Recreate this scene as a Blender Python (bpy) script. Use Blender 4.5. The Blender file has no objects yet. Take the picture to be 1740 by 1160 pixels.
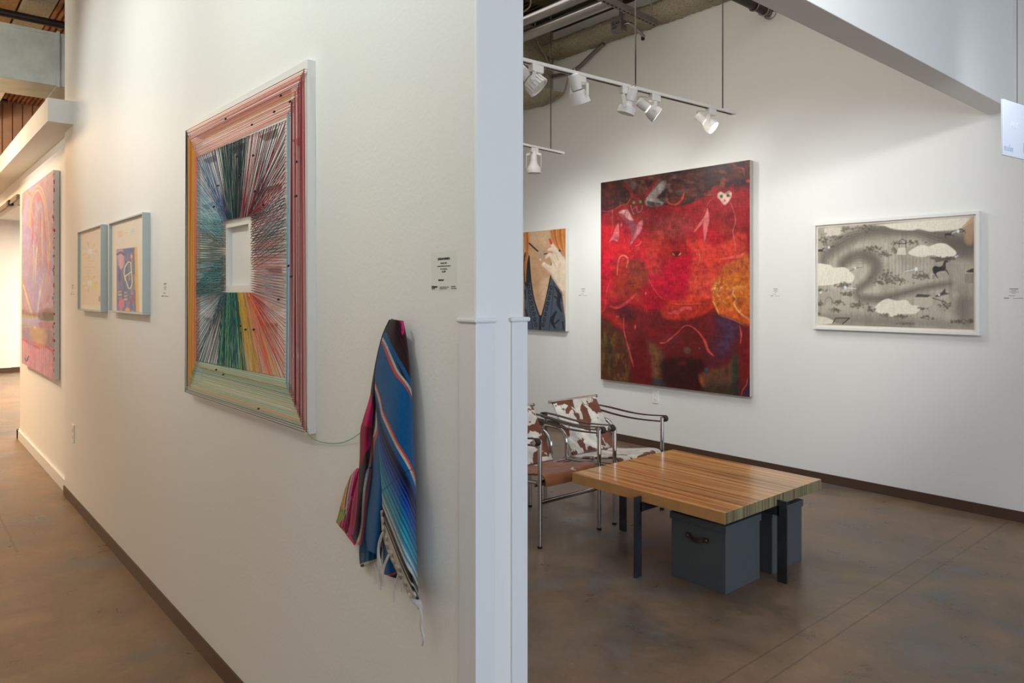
import bpy, bmesh, math, random
import numpy as np
from mathutils import Vector, Matrix, Euler

C = bpy.context.scene.collection
scene = bpy.context.scene
R = math.radians

# ------------------------------------------------------------------ camera
VP1, VP2, HY = -188.0, 2300.0, 497.0
F = math.sqrt((870 - VP1) * (VP2 - 870))
TH = math.atan((870 - VP1) / F)
ct, st = math.cos(TH), math.sin(TH)
CH = 1.4
cam_d = bpy.data.cameras.new('camera')
cam = bpy.data.objects.new('camera', cam_d); C.objects.link(cam)
cam.location = (0, 0, CH)
cam.rotation_euler = (R(90), 0, math.asin(ct))
cam_d.sensor_width = 36.0
cam_d.lens = 36.0 * F / 1740.0
cam_d.shift_y = -(580 - HY) / 1740.0
cam_d.clip_start = 0.05
scene.camera = cam

# ------------------------------------------------------------------ view, world
scene.view_settings.view_transform = 'Standard'
scene.view_settings.look = 'None'
scene.view_settings.gamma = 1.0
scene.view_settings.exposure = 0.0
scene.view_settings.use_curve_mapping = False
w = bpy.data.worlds.new('sky'); scene.world = w
w.use_nodes = True
w.node_tree.nodes['Background'].inputs[0].default_value = (0.55, 0.72, 1.0, 1)
w.node_tree.nodes['Background'].inputs[1].default_value = 0.75
scene.cycles.max_bounces = 10
scene.cycles.diffuse_bounces = 5
scene.cycles.glossy_bounces = 4
scene.cycles.transmission_bounces = 8
scene.cycles.transparent_max_bounces = 8
scene.cycles.sample_clamp_indirect = 6.0
scene.cycles.use_denoising = True
scene.cycles.caustics_reflective = False
scene.cycles.caustics_refractive = False

# ------------------------------------------------------------------ lights
def area(name, loc, target, sx, sy, power, col, spread=180):
    l = bpy.data.lights.new(name, 'AREA'); l.shape = 'RECTANGLE'
    l.size, l.size_y, l.energy, l.color = sx, sy, power, col
    l.spread = R(spread)
    o = bpy.data.objects.new(name, l); C.objects.link(o)
    o.location = loc
    o.rotation_euler = (Vector(target) - Vector(loc)).to_track_quat('-Z', 'Y').to_euler()
    return o
def spot(name, loc, target, power, col, size=70, blend=1.0, r=0.04):
    l = bpy.data.lights.new(name, 'SPOT')
    l.energy, l.color, l.spot_size, l.spot_blend, l.shadow_soft_size = power, col, R(size), blend, r
    o = bpy.data.objects.new(name, l); C.objects.link(o)
    o.location = loc
    o.rotation_euler = (Vector(target) - Vector(loc)).to_track_quat('-Z', 'Y').to_euler()
    return o
# daylight through the window wall on the right
area('window_daylight', (4.9, 1.0, 1.9), (-3, 1.6, 1.4), 6.0, 2.6, 180, (0.80, 0.86, 1.0))
# spotlights of the right room
spot('track_spot', (-2.68, 4.08, 2.44), (-2.15, 5.23, 1.70), 18, (0.96, 0.97, 1.0), 95)
spot('track_spot', (-2.70, 3.60, 2.42), (-3.4, 5.23, 1.5), 20, (1.0, 0.98, 0.86), 95)
spot('track_spot', (-3.95, 4.30, 2.78), (-2.6, 5.23, 1.6), 33, (0.96, 0.98, 1.0), 90)
spot('track_spot', (-4.46, 4.10, 2.33), (-5.0, 5.23, 1.5), 48, (0.94, 0.98, 1.0), 100)
spot('track_spot', (-3.7, 3.9, 2.80), (-4.3, 5.23, 1.7), 42, (1.0, 0.99, 0.95), 90)
spot('room_spot', (-0.80, 1.30, 2.62), (-4.0, 5.23, 1.9), 185, (0.94, 0.97, 1.0), 70, .6)
spot('sign_fill_spot', (-0.60, 2.74, 2.40), (-0.77, 3.0, 2.10), 14, (0.95, 0.98, 1.0), 60)  # added spot that whitens the top of the sign
# spotlights of the aisle in front of the partition
spot('aisle_spot', (-3.3, -1.0, 3.3), (-3.3, 0.92, 2.5), 125, (0.93, 1.0, 0.98), 72)
spot('aisle_spot', (-1.75, -0.7, 3.35), (-1.7, 0.92, 2.6), 122, (0.88, 1.0, 0.97), 74)
spot('aisle_spot', (-5.0, -0.9, 3.2), (-4.5, 0.92, 2.5), 95, (0.92, 1.0, 1.0), 70)
spot('aisle_spot', (-7.4, -0.9, 3.1), (-7.2, 0.92, 1.4), 160, (1.0, 0.92, 0.83), 80)
# warm far rooms
area('far_room_light', (-12.5, 3.2, 2.6), (-12.5, 3.2, 0), 3, 2.5, 400, (1.0, 0.85, 0.68))
area('corridor_light', (-10.5, -0.8, 3.6), (-10.5, -0.8, 0), 5, 1.0, 350, (1.0, 0.68, 0.38))
# general ceiling lighting, with added fills for duct and decks
area('aisle_ceiling_light', (-1.5, -1.4, 3.9), (-1.5, -1.4, 0), 5, 1.2, 28, (1.0, 0.98, 0.90))
spot('duct_fill_spot', (-4.3, -1.4, 2.6), (-6.6, 0.7, 3.2), 170, (0.95, 1.0, 0.92), 50)  # added fill without a fixture, brightens the duct side
area('room_ceiling_light', (-3.0, 3.0, 3.9), (-3.0, 3.0, 0), 4, 2, 50, (1.0, 0.96, 0.95))
area('room_deck_fill', (-3.0, 2.7, 3.4), (-3.6, 3.6, 4.1), 1.2, 1.2, 13, (1.0, 0.9, 0.75))  # added upward fill that brightens the sprayed deck and beams
area('corridor_deck_fill', (-9.6, -1.0, 3.0), (-10.2, -0.6, 4.1), 2.0, 1.0, 120, (1.0, 0.86, 0.68))  # added upward fill for the rusty deck and ribbed panelling
# added cool fill that turns the right of the floor bluer
area('cool_floor_fill', (4.85, 3.2, 1.3), (-1.0, 2.4, 0.2), 1.6, 2.2, 16, (0.45, 0.72, 1.0), 110)
spot('bulkhead_fill_spot', (-0.80, 4.25, 2.30), (-1.36, 4.75, 2.66), 5, (0.86, 0.91, 1.0), 90)  # added spot, stands in for light the sign throws on the bulkhead


# ------------------------------------------------------------------ geometry of the place from the photograph's perspective
def ray(px, py):
    r = px - 870.0
    return (-ct * F + st * r, st * F + ct * r, -(py - HY))
def ony(px, py, y):
    v = ray(px, py); t = y / v[1]; return Vector((v[0] * t, y, CH + v[2] * t))
def onx(px, py, x):
    v = ray(px, py); t = x / v[0]; return Vector((x, v[1] * t, CH + v[2] * t))
def onz(px, py, z):
    v = ray(px, py); t = (z - CH) / v[2]; return Vector((v[0] * t, v[1] * t, z))
def pr(x, y, z):
    a = -ct * x + st * y; r = st * x + ct * y
    return 870 + F * r / a, HY - F * (z - CH) / a
SR = Vector((st, ct, 0)); SA = Vector((-ct, st, 0))        # image right, view axis, in the floor plane

YP = 0.92          # partition face
YPB = 1.053        # partition rear face
XE = -1.183        # partition end
YW = 0.945         # wall beyond the partition
YB = 5.23          # back wall
ZC = 4.1           # deck

# ------------------------------------------------------------------ helpers
def s2l(c):
    c = np.asarray(c, float)
    return np.where(c <= 0.04045, c / 12.92, ((c + 0.055) / 1.055) ** 2.4)
def rgb(r, g, b): 
    v = s2l(np.array([r, g, b]) / 255.0); return (float(v[0]), float(v[1]), float(v[2]), 1.0)

def tag(o, label=None, cat=None, group=None, kind=None):
    if label: o['label'] = label
    if cat: o['category'] = cat
    if group: o['group'] = group
    if kind: o['kind'] = kind
    return o
def thing(name, label, cat, loc=(0, 0, 0), group=None):
    o = bpy.data.objects.new(name, None); C.objects.link(o)
    o.location = loc; o.empty_display_size = 0.05
    return tag(o, label, cat, group)
def origin_of(p):
    v = Vector((0, 0, 0))
    while p is not None:
        v += Vector(p.location); p = p.parent
    return v
def link(name, me, m, parent=None, smooth=False):
    """me has world coordinates; the object's origin is its parent's, or its own base centre"""
    mats = m if isinstance(m, (list, tuple)) else [m]
    for k in mats: me.materials.append(k)
    n = len(me.vertices); co = np.empty(n * 3); me.vertices.foreach_get('co', co); co = co.reshape(-1, 3)
    if parent is not None: org = np.array(origin_of(parent))
    else: org = np.array([(co[:, 0].min() + co[:, 0].max()) / 2, (co[:, 1].min() + co[:, 1].max()) / 2, co[:, 2].min()])
    me.vertices.foreach_set('co', (co - org).ravel())
    if smooth: me.polygons.foreach_set('use_smooth', [True] * len(me.polygons))
    me.update()
    o = bpy.data.objects.new(name, me); C.objects.link(o)
    if parent is not None: o.parent = parent
    else: o.location = org
    return o
class MB:
    def __init__(s): s.v = []; s.f = []; s.mi = []
    def add(s, vs, fs, mi=0):
        n = len(s.v); s.v += [tuple(a) for a in vs]; s.f += [tuple(i + n for i in f) for f in fs]; s.mi += [mi] * len(fs); return s
    def box(s, a, b, mi=0):
        x0, x1 = sorted((a[0], b[0])); y0, y1 = sorted((a[1], b[1])); z0, z1 = sorted((a[2], b[2]))
        vs = [(x0, y0, z0), (x1, y0, z0), (x1, y1, z0), (x0, y1, z0), (x0, y0, z1), (x1, y0, z1), (x1, y1, z1), (x0, y1, z1)]
        return s.add(vs, [(0, 3, 2, 1), (4, 5, 6, 7), (0, 1, 5, 4), (1, 2, 6, 5), (2, 3, 7, 6), (3, 0, 4, 7)], mi)
    def bar(s, p, q, wx, wz, up=(0, 0, 1), mi=0):
        p, q = Vector(p), Vector(q); d = (q - p).normalized(); u = Vector(up); a = d.cross(u).normalized(); b = a.cross(d).normalized()
        vs = []
        for e in (p, q):
            for i, j in ((-1, -1), (1, -1), (1, 1), (-1, 1)): vs.append(e + a * (i * wx / 2) + b * (j * wz / 2))
        return s.add(vs, [(0, 3, 2, 1), (4, 5, 6, 7), (0, 1, 5, 4), (1, 2, 6, 5), (2, 3, 7, 6), (3, 0, 4, 7)], mi)
    def tube(s, pts, r, n=12, cap=True, mi=0):
        pts = [Vector(p) for p in pts]; k = len(pts)
        rr = r if isinstance(r, (list, tuple)) else [r] * k
        T = []
        for i in range(k):
            a = pts[max(i - 1, 0)]; b = pts[min(i + 1, k - 1)]; t = b - a
            T.append(t.normalized() if t.length > 1e-9 else (T[-1] if T else Vector((0, 0, 1))))
        u = T[0].orthogonal().normalized(); vs = []
        for i in range(k):
            u = (u - T[i] * u.dot(T[i]))
            u = u.normalized() if u.length > 1e-6 else T[i].orthogonal().normalized()
            v = T[i].cross(u)
            for j in range(n):
                a = 2 * math.pi * j / n
                vs.append(pts[i] + (u * math.cos(a) + v * math.sin(a)) * rr[i])
        fs = []
        for i in range(k - 1):
            for j in range(n):
                j2 = (j + 1) % n
                fs.append((i * n + j, i * n + j2, (i + 1) * n + j2, (i + 1) * n + j))
        if cap: fs += [tuple(range(n - 1, -1, -1)), tuple((k - 1) * n + j for j in range(n))]
        return s.add(vs, fs, mi)
    def lathe(s, p, d, prof, n=24, mi=0, cap=True):
        """prof: list of (distance along d, radius)"""
        p = Vector(p); d = Vector(d).normalized(); u = d.orthogonal().normalized(); v = d.cross(u); vs = []
        for (t, r) in prof:
            for j in range(n):
                a = 2 * math.pi * j / n
                vs.append(p + d * t + (u * math.cos(a) + v * math.sin(a)) * max(r, 1e-5))
        fs = []; k = len(prof)
        for i in range(k - 1):
            for j in range(n):
                j2 = (j + 1) % n; fs.append((i * n + j, i * n + j2, (i + 1) * n + j2, (i + 1) * n + j))
        if cap: fs += [tuple(range(n - 1, -1, -1)), tuple((k - 1) * n + j for j in range(n))]
        return s.add(vs, fs, mi)
    def quad(s, a, b, c, d, mi=0): return s.add([a, b, c, d], [(0, 1, 2, 3)], mi)
    def build(s, name, m, parent=None, smooth=False, bevel=0, seg=2, recalc=True):
        me = bpy.data.meshes.new(name); me.from_pydata(s.v, [], s.f); me.validate()
        if len(me.polygons) == len(s.mi): me.polygons.foreach_set('material_index', s.mi)
        if recalc:
            bm = bmesh.new(); bm.from_mesh(me); bmesh.ops.recalc_face_normals(bm, faces=bm.faces)
            bm.to_mesh(me); bm.free()
        o = link(name, me, m, parent, smooth)
        if smooth:
            try:
                me.set_sharp_from_angle(angle=R(40))
            except Exception: pass
        if bevel:
            b = o.modifiers.new('bevel', 'BEVEL'); b.width = bevel; b.segments = seg; b.limit_method = 'ANGLE'
        return o
def smooth_path(pts, n=8, closed=False):
    pts = [np.array(p, float) for p in pts]; out = []; k = len(pts)
    rng = range(k if closed else k - 1)
    for i in rng:
        if closed: p0, p1, p2, p3 = pts[(i - 1) % k], pts[i], pts[(i + 1) % k], pts[(i + 2) % k]
        else: p0, p1, p2, p3 = pts[max(i - 1, 0)], pts[i], pts[i + 1], pts[min(i + 2, k - 1)]
        for j in range(n):
            t = j / n
            out.append(0.5 * ((2 * p1) + (-p0 + p2) * t + (2 * p0 - 5 * p1 + 4 * p2 - p3) * t * t + (-p0 + 3 * p1 - 3 * p2 + p3) * t ** 3))
    if not closed: out.append(pts[-1])
    return out
def struct(name, mb, m, label=None, **k):
    o = mb.build(name, m, **k); o['kind'] = 'structure'
    if label: o['label'] = label
    return o

# ------------------------------------------------------------------ materials
def mat(name, col=(0.8, 0.8, 0.8, 1), rough=0.5, metal=0.0, spec=0.5, bump=0, bscale=200, emit=None, estr=0, var=0, vscale=5, coat=0, sheen=0, trans=0, alpha=1, ior=1.45, fine=None):
    m = bpy.data.materials.new(name); m.use_nodes = True; nt = m.node_tree; N = nt.nodes; L = nt.links
    b = N['Principled BSDF']
    b.inputs['Base Color'].default_value = col; b.inputs['Roughness'].default_value = rough; b.inputs['Metallic'].default_value = metal
    b.inputs['Specular IOR Level'].default_value = spec; b.inputs['Coat Weight'].default_value = coat; b.inputs['Sheen Weight'].default_value = sheen
    b.inputs['Transmission Weight'].default_value = trans; b.inputs['Alpha'].default_value = alpha; b.inputs['IOR'].default_value = ior
    if emit: b.inputs['Emission Color'].default_value = emit; b.inputs['Emission Strength'].default_value = estr
    tc = N.new('ShaderNodeTexCoord'); g = N.new('ShaderNodeNewGeometry')
    if var:
        n = N.new('ShaderNodeTexNoise'); n.inputs['Scale'].default_value = vscale; n.inputs['Detail'].default_value = 6; n.inputs['Roughness'].default_value = 0.6
        L.new(g.outputs['Position'], n.inputs['Vector'])
        mr = N.new('ShaderNodeMapRange'); mr.inputs[1].default_value = 0.3; mr.inputs[2].default_value = 0.7; mr.inputs[3].default_value = 1 - var; mr.inputs[4].default_value = 1 + var
        L.new(n.outputs['Fac'], mr.inputs[0])
        mx = N.new('ShaderNodeVectorMath'); mx.operation = 'SCALE'; mx.inputs[0].default_value = col[:3]
        L.new(mr.outputs[0], mx.inputs['Scale']); L.new(mx.outputs[0], b.inputs['Base Color'])
    if bump:
        n = N.new('ShaderNodeTexNoise'); n.inputs['Scale'].default_value = bscale; n.inputs['Detail'].default_value = 3
        L.new(g.outputs['Position'], n.inputs['Vector'])
        bp = N.new('ShaderNodeBump'); bp.inputs['Strength'].default_value = bump; bp.inputs['Distance'].default_value = 0.004
        L.new(n.outputs['Fac'], bp.inputs['Height']); L.new(bp.outputs[0], b.inputs['Normal'])
    return m
def vmat(name, rough=0.6, bump=0, bscale=400, spec=0.3, coat=0, weave=False, sheen=0):
    m = mat(name, rough=rough, bump=bump, bscale=bscale, spec=spec, coat=coat, sheen=sheen); nt = m.node_tree
    a = nt.nodes.new('ShaderNodeVertexColor'); a.layer_name = 'paint'
    nt.links.new(a.outputs['Color'], nt.nodes['Principled BSDF'].inputs['Base Color'])
    return m
M = {}
M['wall'] = mat('painted_drywall', rgb(228, 228, 222), 0.55, spec=0.35, bump=0.14, bscale=95)
M['wall_smooth'] = mat('smooth_painted_drywall', rgb(228, 227, 221), 0.6, spec=0.3, bump=0.05, bscale=60)
M['trim'] = mat('white_gloss_trim', rgb(222, 224, 222), 0.35, spec=0.5)
M['baseboard'] = mat('brown_vinyl_base', rgb(78, 60, 48), 0.45, spec=0.4, bump=0.1, bscale=40)
M['white_frame'] = mat('white_painted_wood', rgb(228, 227, 220), 0.45, spec=0.4, bump=0.04, bscale=120)
M['grey_frame'] = mat('pale_blue_grey_frame', rgb(188, 198, 196), 0.45, spec=0.4, bump=0.05, bscale=150)
M['paper'] = mat('warm_mat_paper', rgb(232, 222, 208), 0.8, spec=0.1)
M['linen'] = mat('raw_canvas_edge', rgb(190, 184, 172), 0.85, spec=0.1, bump=0.2, bscale=600)
M['canvas_white'] = mat('primed_canvas_edge', rgb(214, 210, 198), 0.8, spec=0.15, bump=0.15, bscale=600)
M['chrome'] = mat('chrome_tube', (0.62, 0.61, 0.60, 1), 0.12, metal=1.0)
M['rubber'] = mat('black_rubber', rgb(24, 24, 24), 0.6)
M['leather'] = mat('dark_brown_leather', rgb(46, 34, 30), 0.42, spec=0.5, bump=0.15, bscale=350)
M['steel'] = mat('blackened_steel', rgb(72, 74, 78), 0.42, metal=0.7, var=0.25, vscale=14)
M['box'] = mat('charcoal_fabric_board', rgb(84, 87, 88), 0.85, spec=0.2, bump=0.25, bscale=900, var=0.05, vscale=60)
M['black'] = mat('black_matte', rgb(18, 18, 20), 0.5)
M['slot'] = mat('black_slot', rgb(14, 12, 12), 0.7)
M['lampwhite'] = mat('white_enamel_metal', rgb(226, 224, 218), 0.35, spec=0.5)
M['galv'] = mat('galvanised_sheet', rgb(190, 194, 184), 0.36, metal=0.35, var=0.14, vscale=7)
M['conduit'] = mat('galvanised_conduit', rgb(150, 146, 142), 0.28, metal=0.9)
M['grey_steel'] = mat('dull_grey_steel', rgb(118, 112, 106), 0.5, metal=0.5, var=0.1, vscale=12)
M['iron'] = mat('dark_iron_pipe', rgb(58, 50, 46), 0.4, metal=0.5, var=0.2, vscale=10)
M['plate'] = mat('white_plastic_plate', rgb(232, 230, 224), 0.35)
M['ink'] = mat('black_ink', rgb(52, 52, 50), 0.7)
M['ink_soft'] = mat('grey_ink', rgb(120, 122, 116), 0.7)
M['white_cord'] = mat('offwhite_cotton', rgb(206, 202, 196), 0.9, sheen=0.3, bump=0.3, bscale=900)
M['cable'] = mat('beige_cable', rgb(150, 136, 118), 0.6)
M['wirec'] = mat('dark_hanging_cable', rgb(70, 62, 58), 0.4, metal=0.5)

def spray(name, c1, c2, sc=60, bd=0.02, dark=0.5):
    m = mat(name, c1, 0.95, spec=0.05); nt = m.node_tree; N = nt.nodes; L = nt.links; b = N['Principled BSDF']
    g = N.new('ShaderNodeNewGeometry'); n = N.new('ShaderNodeTexNoise'); n.inputs['Scale'].default_value = sc; n.inputs['Detail'].default_value = 8; n.inputs['Roughness'].default_value = 0.75
    L.new(g.outputs['Position'], n.inputs['Vector'])
    n2 = N.new('ShaderNodeTexNoise'); n2.inputs['Scale'].default_value = 2.2; n2.inputs['Detail'].default_value = 3; L.new(g.outputs['Position'], n2.inputs['Vector'])
    r = N.new('ShaderNodeValToRGB'); r.color_ramp.elements[0].position = 0.32; r.color_ramp.elements[0].color = c2; r.color_ramp.elements[1].position = 0.5; r.color_ramp.elements[1].color = c1
    L.new(n.outputs['Fac'], r.inputs[0]); 
    mr = N.new('ShaderNodeMapRange'); mr.inputs[1].default_value = 0.3; mr.inputs[2].default_value = 0.7; mr.inputs[3].default_value = 0.75; mr.inputs[4].default_value = 1.15; L.new(n2.outputs['Fac'], mr.inputs[0])
    vm = N.new('ShaderNodeVectorMath'); vm.operation = 'SCALE'; L.new(r.outputs[0], vm.inputs[0]); L.new(mr.outputs[0], vm.inputs['Scale']); L.new(vm.outputs[0], b.inputs['Base Color'])
    bp = N.new('ShaderNodeBump'); bp.inputs['Strength'].default_value = 1.0; bp.inputs['Distance'].default_value = bd; L.new(n.outputs['Fac'], bp.inputs['Height']); L.new(bp.outputs[0], b.inputs['Normal'])
    return m
M['spray'] = spray('sprayed_fireproofing', rgb(206, 198, 172), rgb(136, 124, 100))
M['spray_dark'] = spray('sprayed_deck', rgb(104, 94, 74), rgb(70, 62, 46), 90)
M['deck_tan'] = spray('tan_fireproofing', rgb(186, 152, 108), rgb(140, 108, 74), 50)

def floor_mat():
    m = mat('stained_concrete', rough=0.3, spec=0.45); nt = m.node_tree; N = nt.nodes; L = nt.links; b = N['Principled BSDF']
    g = N.new('ShaderNodeNewGeometry')
    def noise(s, d=6, r=0.6, dist=0.0):
        n = N.new('ShaderNodeTexNoise'); n.inputs['Scale'].default_value = s; n.inputs['Detail'].default_value = d; n.inputs['Roughness'].default_value = r; n.inputs['Distortion'].default_value = dist
        L.new(g.outputs['Position'], n.inputs['Vector']); return n
    n1 = noise(1.3, 6, 0.65, 0.6); n2 = noise(4.0, 8, 0.65, 0.3); n3 = noise(30, 6, 0.7)
    r1 = N.new('ShaderNodeValToRGB'); e = r1.color_ramp.elements
    e[0].position = 0.3; e[0].color = rgb(100, 106, 112); e[1].position = 0.72; e[1].color = rgb(142, 112, 84)
    x = e.new(0.46); x.color = rgb(120, 102, 84)
    L.new(n1.outputs['Fac'], r1.inputs[0])
    mr = N.new('ShaderNodeMapRange'); mr.inputs[1].default_value = 0.3; mr.inputs[2].default_value = 0.7; mr.inputs[3].default_value = 0.72; mr.inputs[4].default_value = 1.28; L.new(n2.outputs['Fac'], mr.inputs[0])
    mr3 = N.new('ShaderNodeMapRange'); mr3.inputs[1].default_value = 0.3; mr3.inputs[2].default_value = 0.7; mr3.inputs[3].default_value = 0.92; mr3.inputs[4].default_value = 1.07; L.new(n3.outputs['Fac'], mr3.inputs[0])
    mm = N.new('ShaderNodeMath'); mm.operation = 'MULTIPLY'; L.new(mr.outputs[0], mm.inputs[0]); L.new(mr3.outputs[0], mm.inputs[1])
    # darker stains
    n4 = noise(1.7, 6, 0.6, 0.4); rs = N.new('ShaderNodeMapRange'); rs.inputs[1].default_value = 0.50; rs.inputs[2].default_value = 0.66; rs.inputs[3].default_value = 1.0; rs.inputs[4].default_value = 0.78; L.new(n4.outputs['Fac'], rs.inputs[0])
    m2 = N.new('ShaderNodeMath'); m2.operation = 'MULTIPLY'; L.new(mm.outputs[0], m2.inputs[0]); L.new(rs.outputs[0], m2.inputs[1])
    # saw cuts / cracks running away from the camera
    sp = N.new('ShaderNodeSeparateXYZ'); L.new(g.outputs['Position'], sp.inputs[0]); cur = m2
    wob = noise(6, 3, 0.5)
    for (axis, pos, wd, lo, hi, ax2) in CUTS:
        a = N.new('ShaderNodeMath'); a.operation = 'MULTIPLY_ADD'; L.new(wob.outputs['Fac'], a.inputs[0]); a.inputs[1].default_value = 0.012; a.inputs[2].default_value = -pos - 0.006
        s_ = N.new('ShaderNodeMath'); s_.operation = 'ADD'; L.new(sp.outputs[axis], s_.inputs[0]); L.new(a.outputs[0], s_.inputs[1])
        ab = N.new('ShaderNodeMath'); ab.operation = 'ABSOLUTE'; L.new(s_.outputs[0], ab.inputs[0])
        r_ = N.new('ShaderNodeMapRange'); r_.inputs[1].default_value = wd * 0.4; r_.inputs[2].default_value = wd; r_.inputs[3].default_value = 0.66; r_.inputs[4].default_value = 1.0; L.new(ab.outputs[0], r_.inputs[0])
        # limit in the other axis
        g1 = N.new('ShaderNodeMath'); g1.operation = 'GREATER_THAN'; L.new(sp.outputs[ax2], g1.inputs[0]); g1.inputs[1].default_value = lo
        g2 = N.new('ShaderNodeMath'); g2.operation = 'LESS_THAN'; L.new(sp.outputs[ax2], g2.inputs[0]); g2.inputs[1].default_value = hi
        gm = N.new('ShaderNodeMath'); gm.operation = 'MULTIPLY'; L.new(g1.outputs[0], gm.inputs[0]); L.new(g2.outputs[0], gm.inputs[1])
        mxx = N.new('ShaderNodeMix'); mxx.data_type = 'FLOAT'; L.new(gm.outputs[0], mxx.inputs[0]); mxx.inputs[2].default_value = 1.0; L.new(r_.outputs[0], mxx.inputs[3])
        k = N.new('ShaderNodeMath'); k.operation = 'MULTIPLY'; L.new(cur.outputs[0], k.inputs[0]); L.new(mxx.outputs[0], k.inputs[1]); cur = k
    # pale scuffs and specks
    v = noise(7.0, 8, 0.75, 0.2)
    vr = N.new('ShaderNodeMapRange'); vr.inputs[1].default_value = 0.60; vr.inputs[2].default_value = 0.74; vr.inputs[3].default_value = 1.0; vr.inputs[4].default_value = 1.5; L.new(v.outputs['Fac'], vr.inputs[0])
    k = N.new('ShaderNodeMath'); k.operation = 'MULTIPLY'; L.new(cur.outputs[0], k.inputs[0]); L.new(vr.outputs[0], k.inputs[1])
    vm = N.new('ShaderNodeVectorMath'); vm.operation = 'SCALE'; L.new(r1.outputs[0], vm.inputs[0]); L.new(k.outputs[0], vm.inputs['Scale']); L.new(vm.outputs[0], b.inputs['Base Color'])
    rr = N.new('ShaderNodeMapRange'); rr.inputs[1].default_value = 0.3; rr.inputs[2].default_value = 0.7; rr.inputs[3].default_value = 0.24; rr.inputs[4].default_value = 0.46; L.new(n2.outputs['Fac'], rr.inputs[0]); L.new(rr.outputs[0], b.inputs['Roughness'])
    bp = N.new('ShaderNodeBump'); bp.inputs['Strength'].default_value = 0.12; bp.inputs['Distance'].default_value = 0.01; L.new(n2.outputs['Fac'], bp.inputs['Height']); L.new(bp.outputs[0], b.inputs['Normal'])
    return m
c1 = onz(1500, 988, 0).x; c2 = onz(1552, 993, 0).x
CUTS = [(0, c1, 0.006, 1.6, 4.9, 1), (0, c2, 0.006, 1.7, 5.2, 1), (1, onz(0, 878, 0).y, 0.008, -7.5, -4.7, 0), (0, onz(12, 895, 0).x, 0.010, -0.1, 0.62, 1)]
M['floor'] = floor_mat()

def wood_mat(name, cols, end=False):
    m = mat(name, rough=0.28, spec=0.5, coat=0.25); nt = m.node_tree; N = nt.nodes; L = nt.links; b = N['Principled BSDF']
    g = N.new('ShaderNodeNewGeometry'); mp = N.new('ShaderNodeMapping'); L.new(g.outputs['Position'], mp.inputs[0])
    mp.inputs['Scale'].default_value = (0.9, 60, 0.9) if not end else (1, 110, 0.6)
    n = N.new('ShaderNodeTexNoise'); n.inputs['Scale'].default_value = 1.0; n.inputs['Detail'].default_value = 3 if not end else 5; n.inputs['Roughness'].default_value = 0.6
    L.new(mp.outputs[0], n.inputs['Vector'])
    r = N.new('ShaderNodeValToRGB'); e = r.color_ramp.elements; e[0].position = 0.34; e[0].color = cols[0]; e[1].position = 0.66; e[1].color = cols[2]; x = e.new(0.48); x.color = cols[1]
    L.new(n.outputs['Fac'], r.inputs[0])
    mp2 = N.new('ShaderNodeMapping'); L.new(g.outputs['Position'], mp2.inputs[0]); mp2.inputs['Scale'].default_value = (1.2, 11, 1.2)
    n2 = N.new('ShaderNodeTexNoise'); n2.inputs['Scale'].default_value = 1.0; L.new(mp2.outputs[0], n2.inputs['Vector'])
    mr = N.new('ShaderNodeMapRange'); mr.inputs[1].default_value = 0.35; mr.inputs[2].default_value = 0.65; mr.inputs[3].default_value = 0.8; mr.inputs[4].default_value = 1.18; L.new(n2.outputs['Fac'], mr.inputs[0])
    vm = N.new('ShaderNodeVectorMath'); vm.operation = 'SCALE'; L.new(r.outputs[0], vm.inputs[0]); L.new(mr.outputs[0], vm.inputs['Scale']); L.new(vm.outputs[0], b.inputs['Base Color'])
    return m
M['wood_top'] = wood_mat('laminated_oak_top', (rgb(146, 92, 48), rgb(206, 150, 88), rgb(228, 186, 122)))
M['wood_side'] = mat('oak_side_grain', rgb(200, 148, 90), 0.35, coat=0.2, var=0.12, vscale=9)
M['wood_end'] = wood_mat('oak_end_grain', (rgb(70, 54, 36), rgb(128, 118, 84), rgb(158, 148, 108)), True)

def cow_mat(name, thr, cols, seed):
    m = mat(name, rough=0.75, spec=0.2, sheen=0.3); nt = m.node_tree; N = nt.nodes; L = nt.links; b = N['Principled BSDF']
    g = N.new('ShaderNodeNewGeometry'); mp = N.new('ShaderNodeMapping'); mp.inputs['Location'].default_value = (seed, seed * 0.7, -seed); L.new(g.outputs['Position'], mp.inputs[0])
    n = N.new('ShaderNodeTexNoise'); n.inputs['Scale'].default_value = 8.5; n.inputs['Detail'].default_value = 3.5; n.inputs['Roughness'].default_value = 0.55; n.inputs['Distortion'].default_value = 0.4; L.new(mp.outputs[0], n.inputs['Vector'])
    r = N.new('ShaderNodeValToRGB'); e = r.color_ramp.elements; e[0].position = thr - 0.008; e[0].color = cols[0]; e[1].position = thr + 0.012; e[1].color = cols[1]; L.new(n.outputs['Fac'], r.inputs[0])
    n2 = N.new('ShaderNodeTexNoise'); n2.inputs['Scale'].default_value = 14; n2.inputs['Detail'].default_value = 8; L.new(mp.outputs[0], n2.inputs['Vector'])
    mr = N.new('ShaderNodeMapRange'); mr.inputs[1].default_value = 0.3; mr.inputs[2].default_value = 0.7; mr.inputs[3].default_value = 0.7; mr.inputs[4].default_value = 1.2; L.new(n2.outputs['Fac'], mr.inputs[0])
    vm = N.new('ShaderNodeVectorMath'); vm.operation = 'SCALE'; L.new(r.outputs[0], vm.inputs[0]); L.new(mr.outputs[0], vm.inputs['Scale']); L.new(vm.outputs[0], b.inputs['Base Color'])
    n3 = N.new('ShaderNodeTexNoise'); n3.inputs['Scale'].default_value = 500; L.new(g.outputs['Position'], n3.inputs['Vector'])
    bp = N.new('ShaderNodeBump'); bp.inputs['Strength'].default_value = 0.35; bp.inputs['Distance'].default_value = 0.003; L.new(n3.outputs['Fac'], bp.inputs['Height']); L.new(bp.outputs[0], b.inputs['Normal'])
    return m
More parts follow.
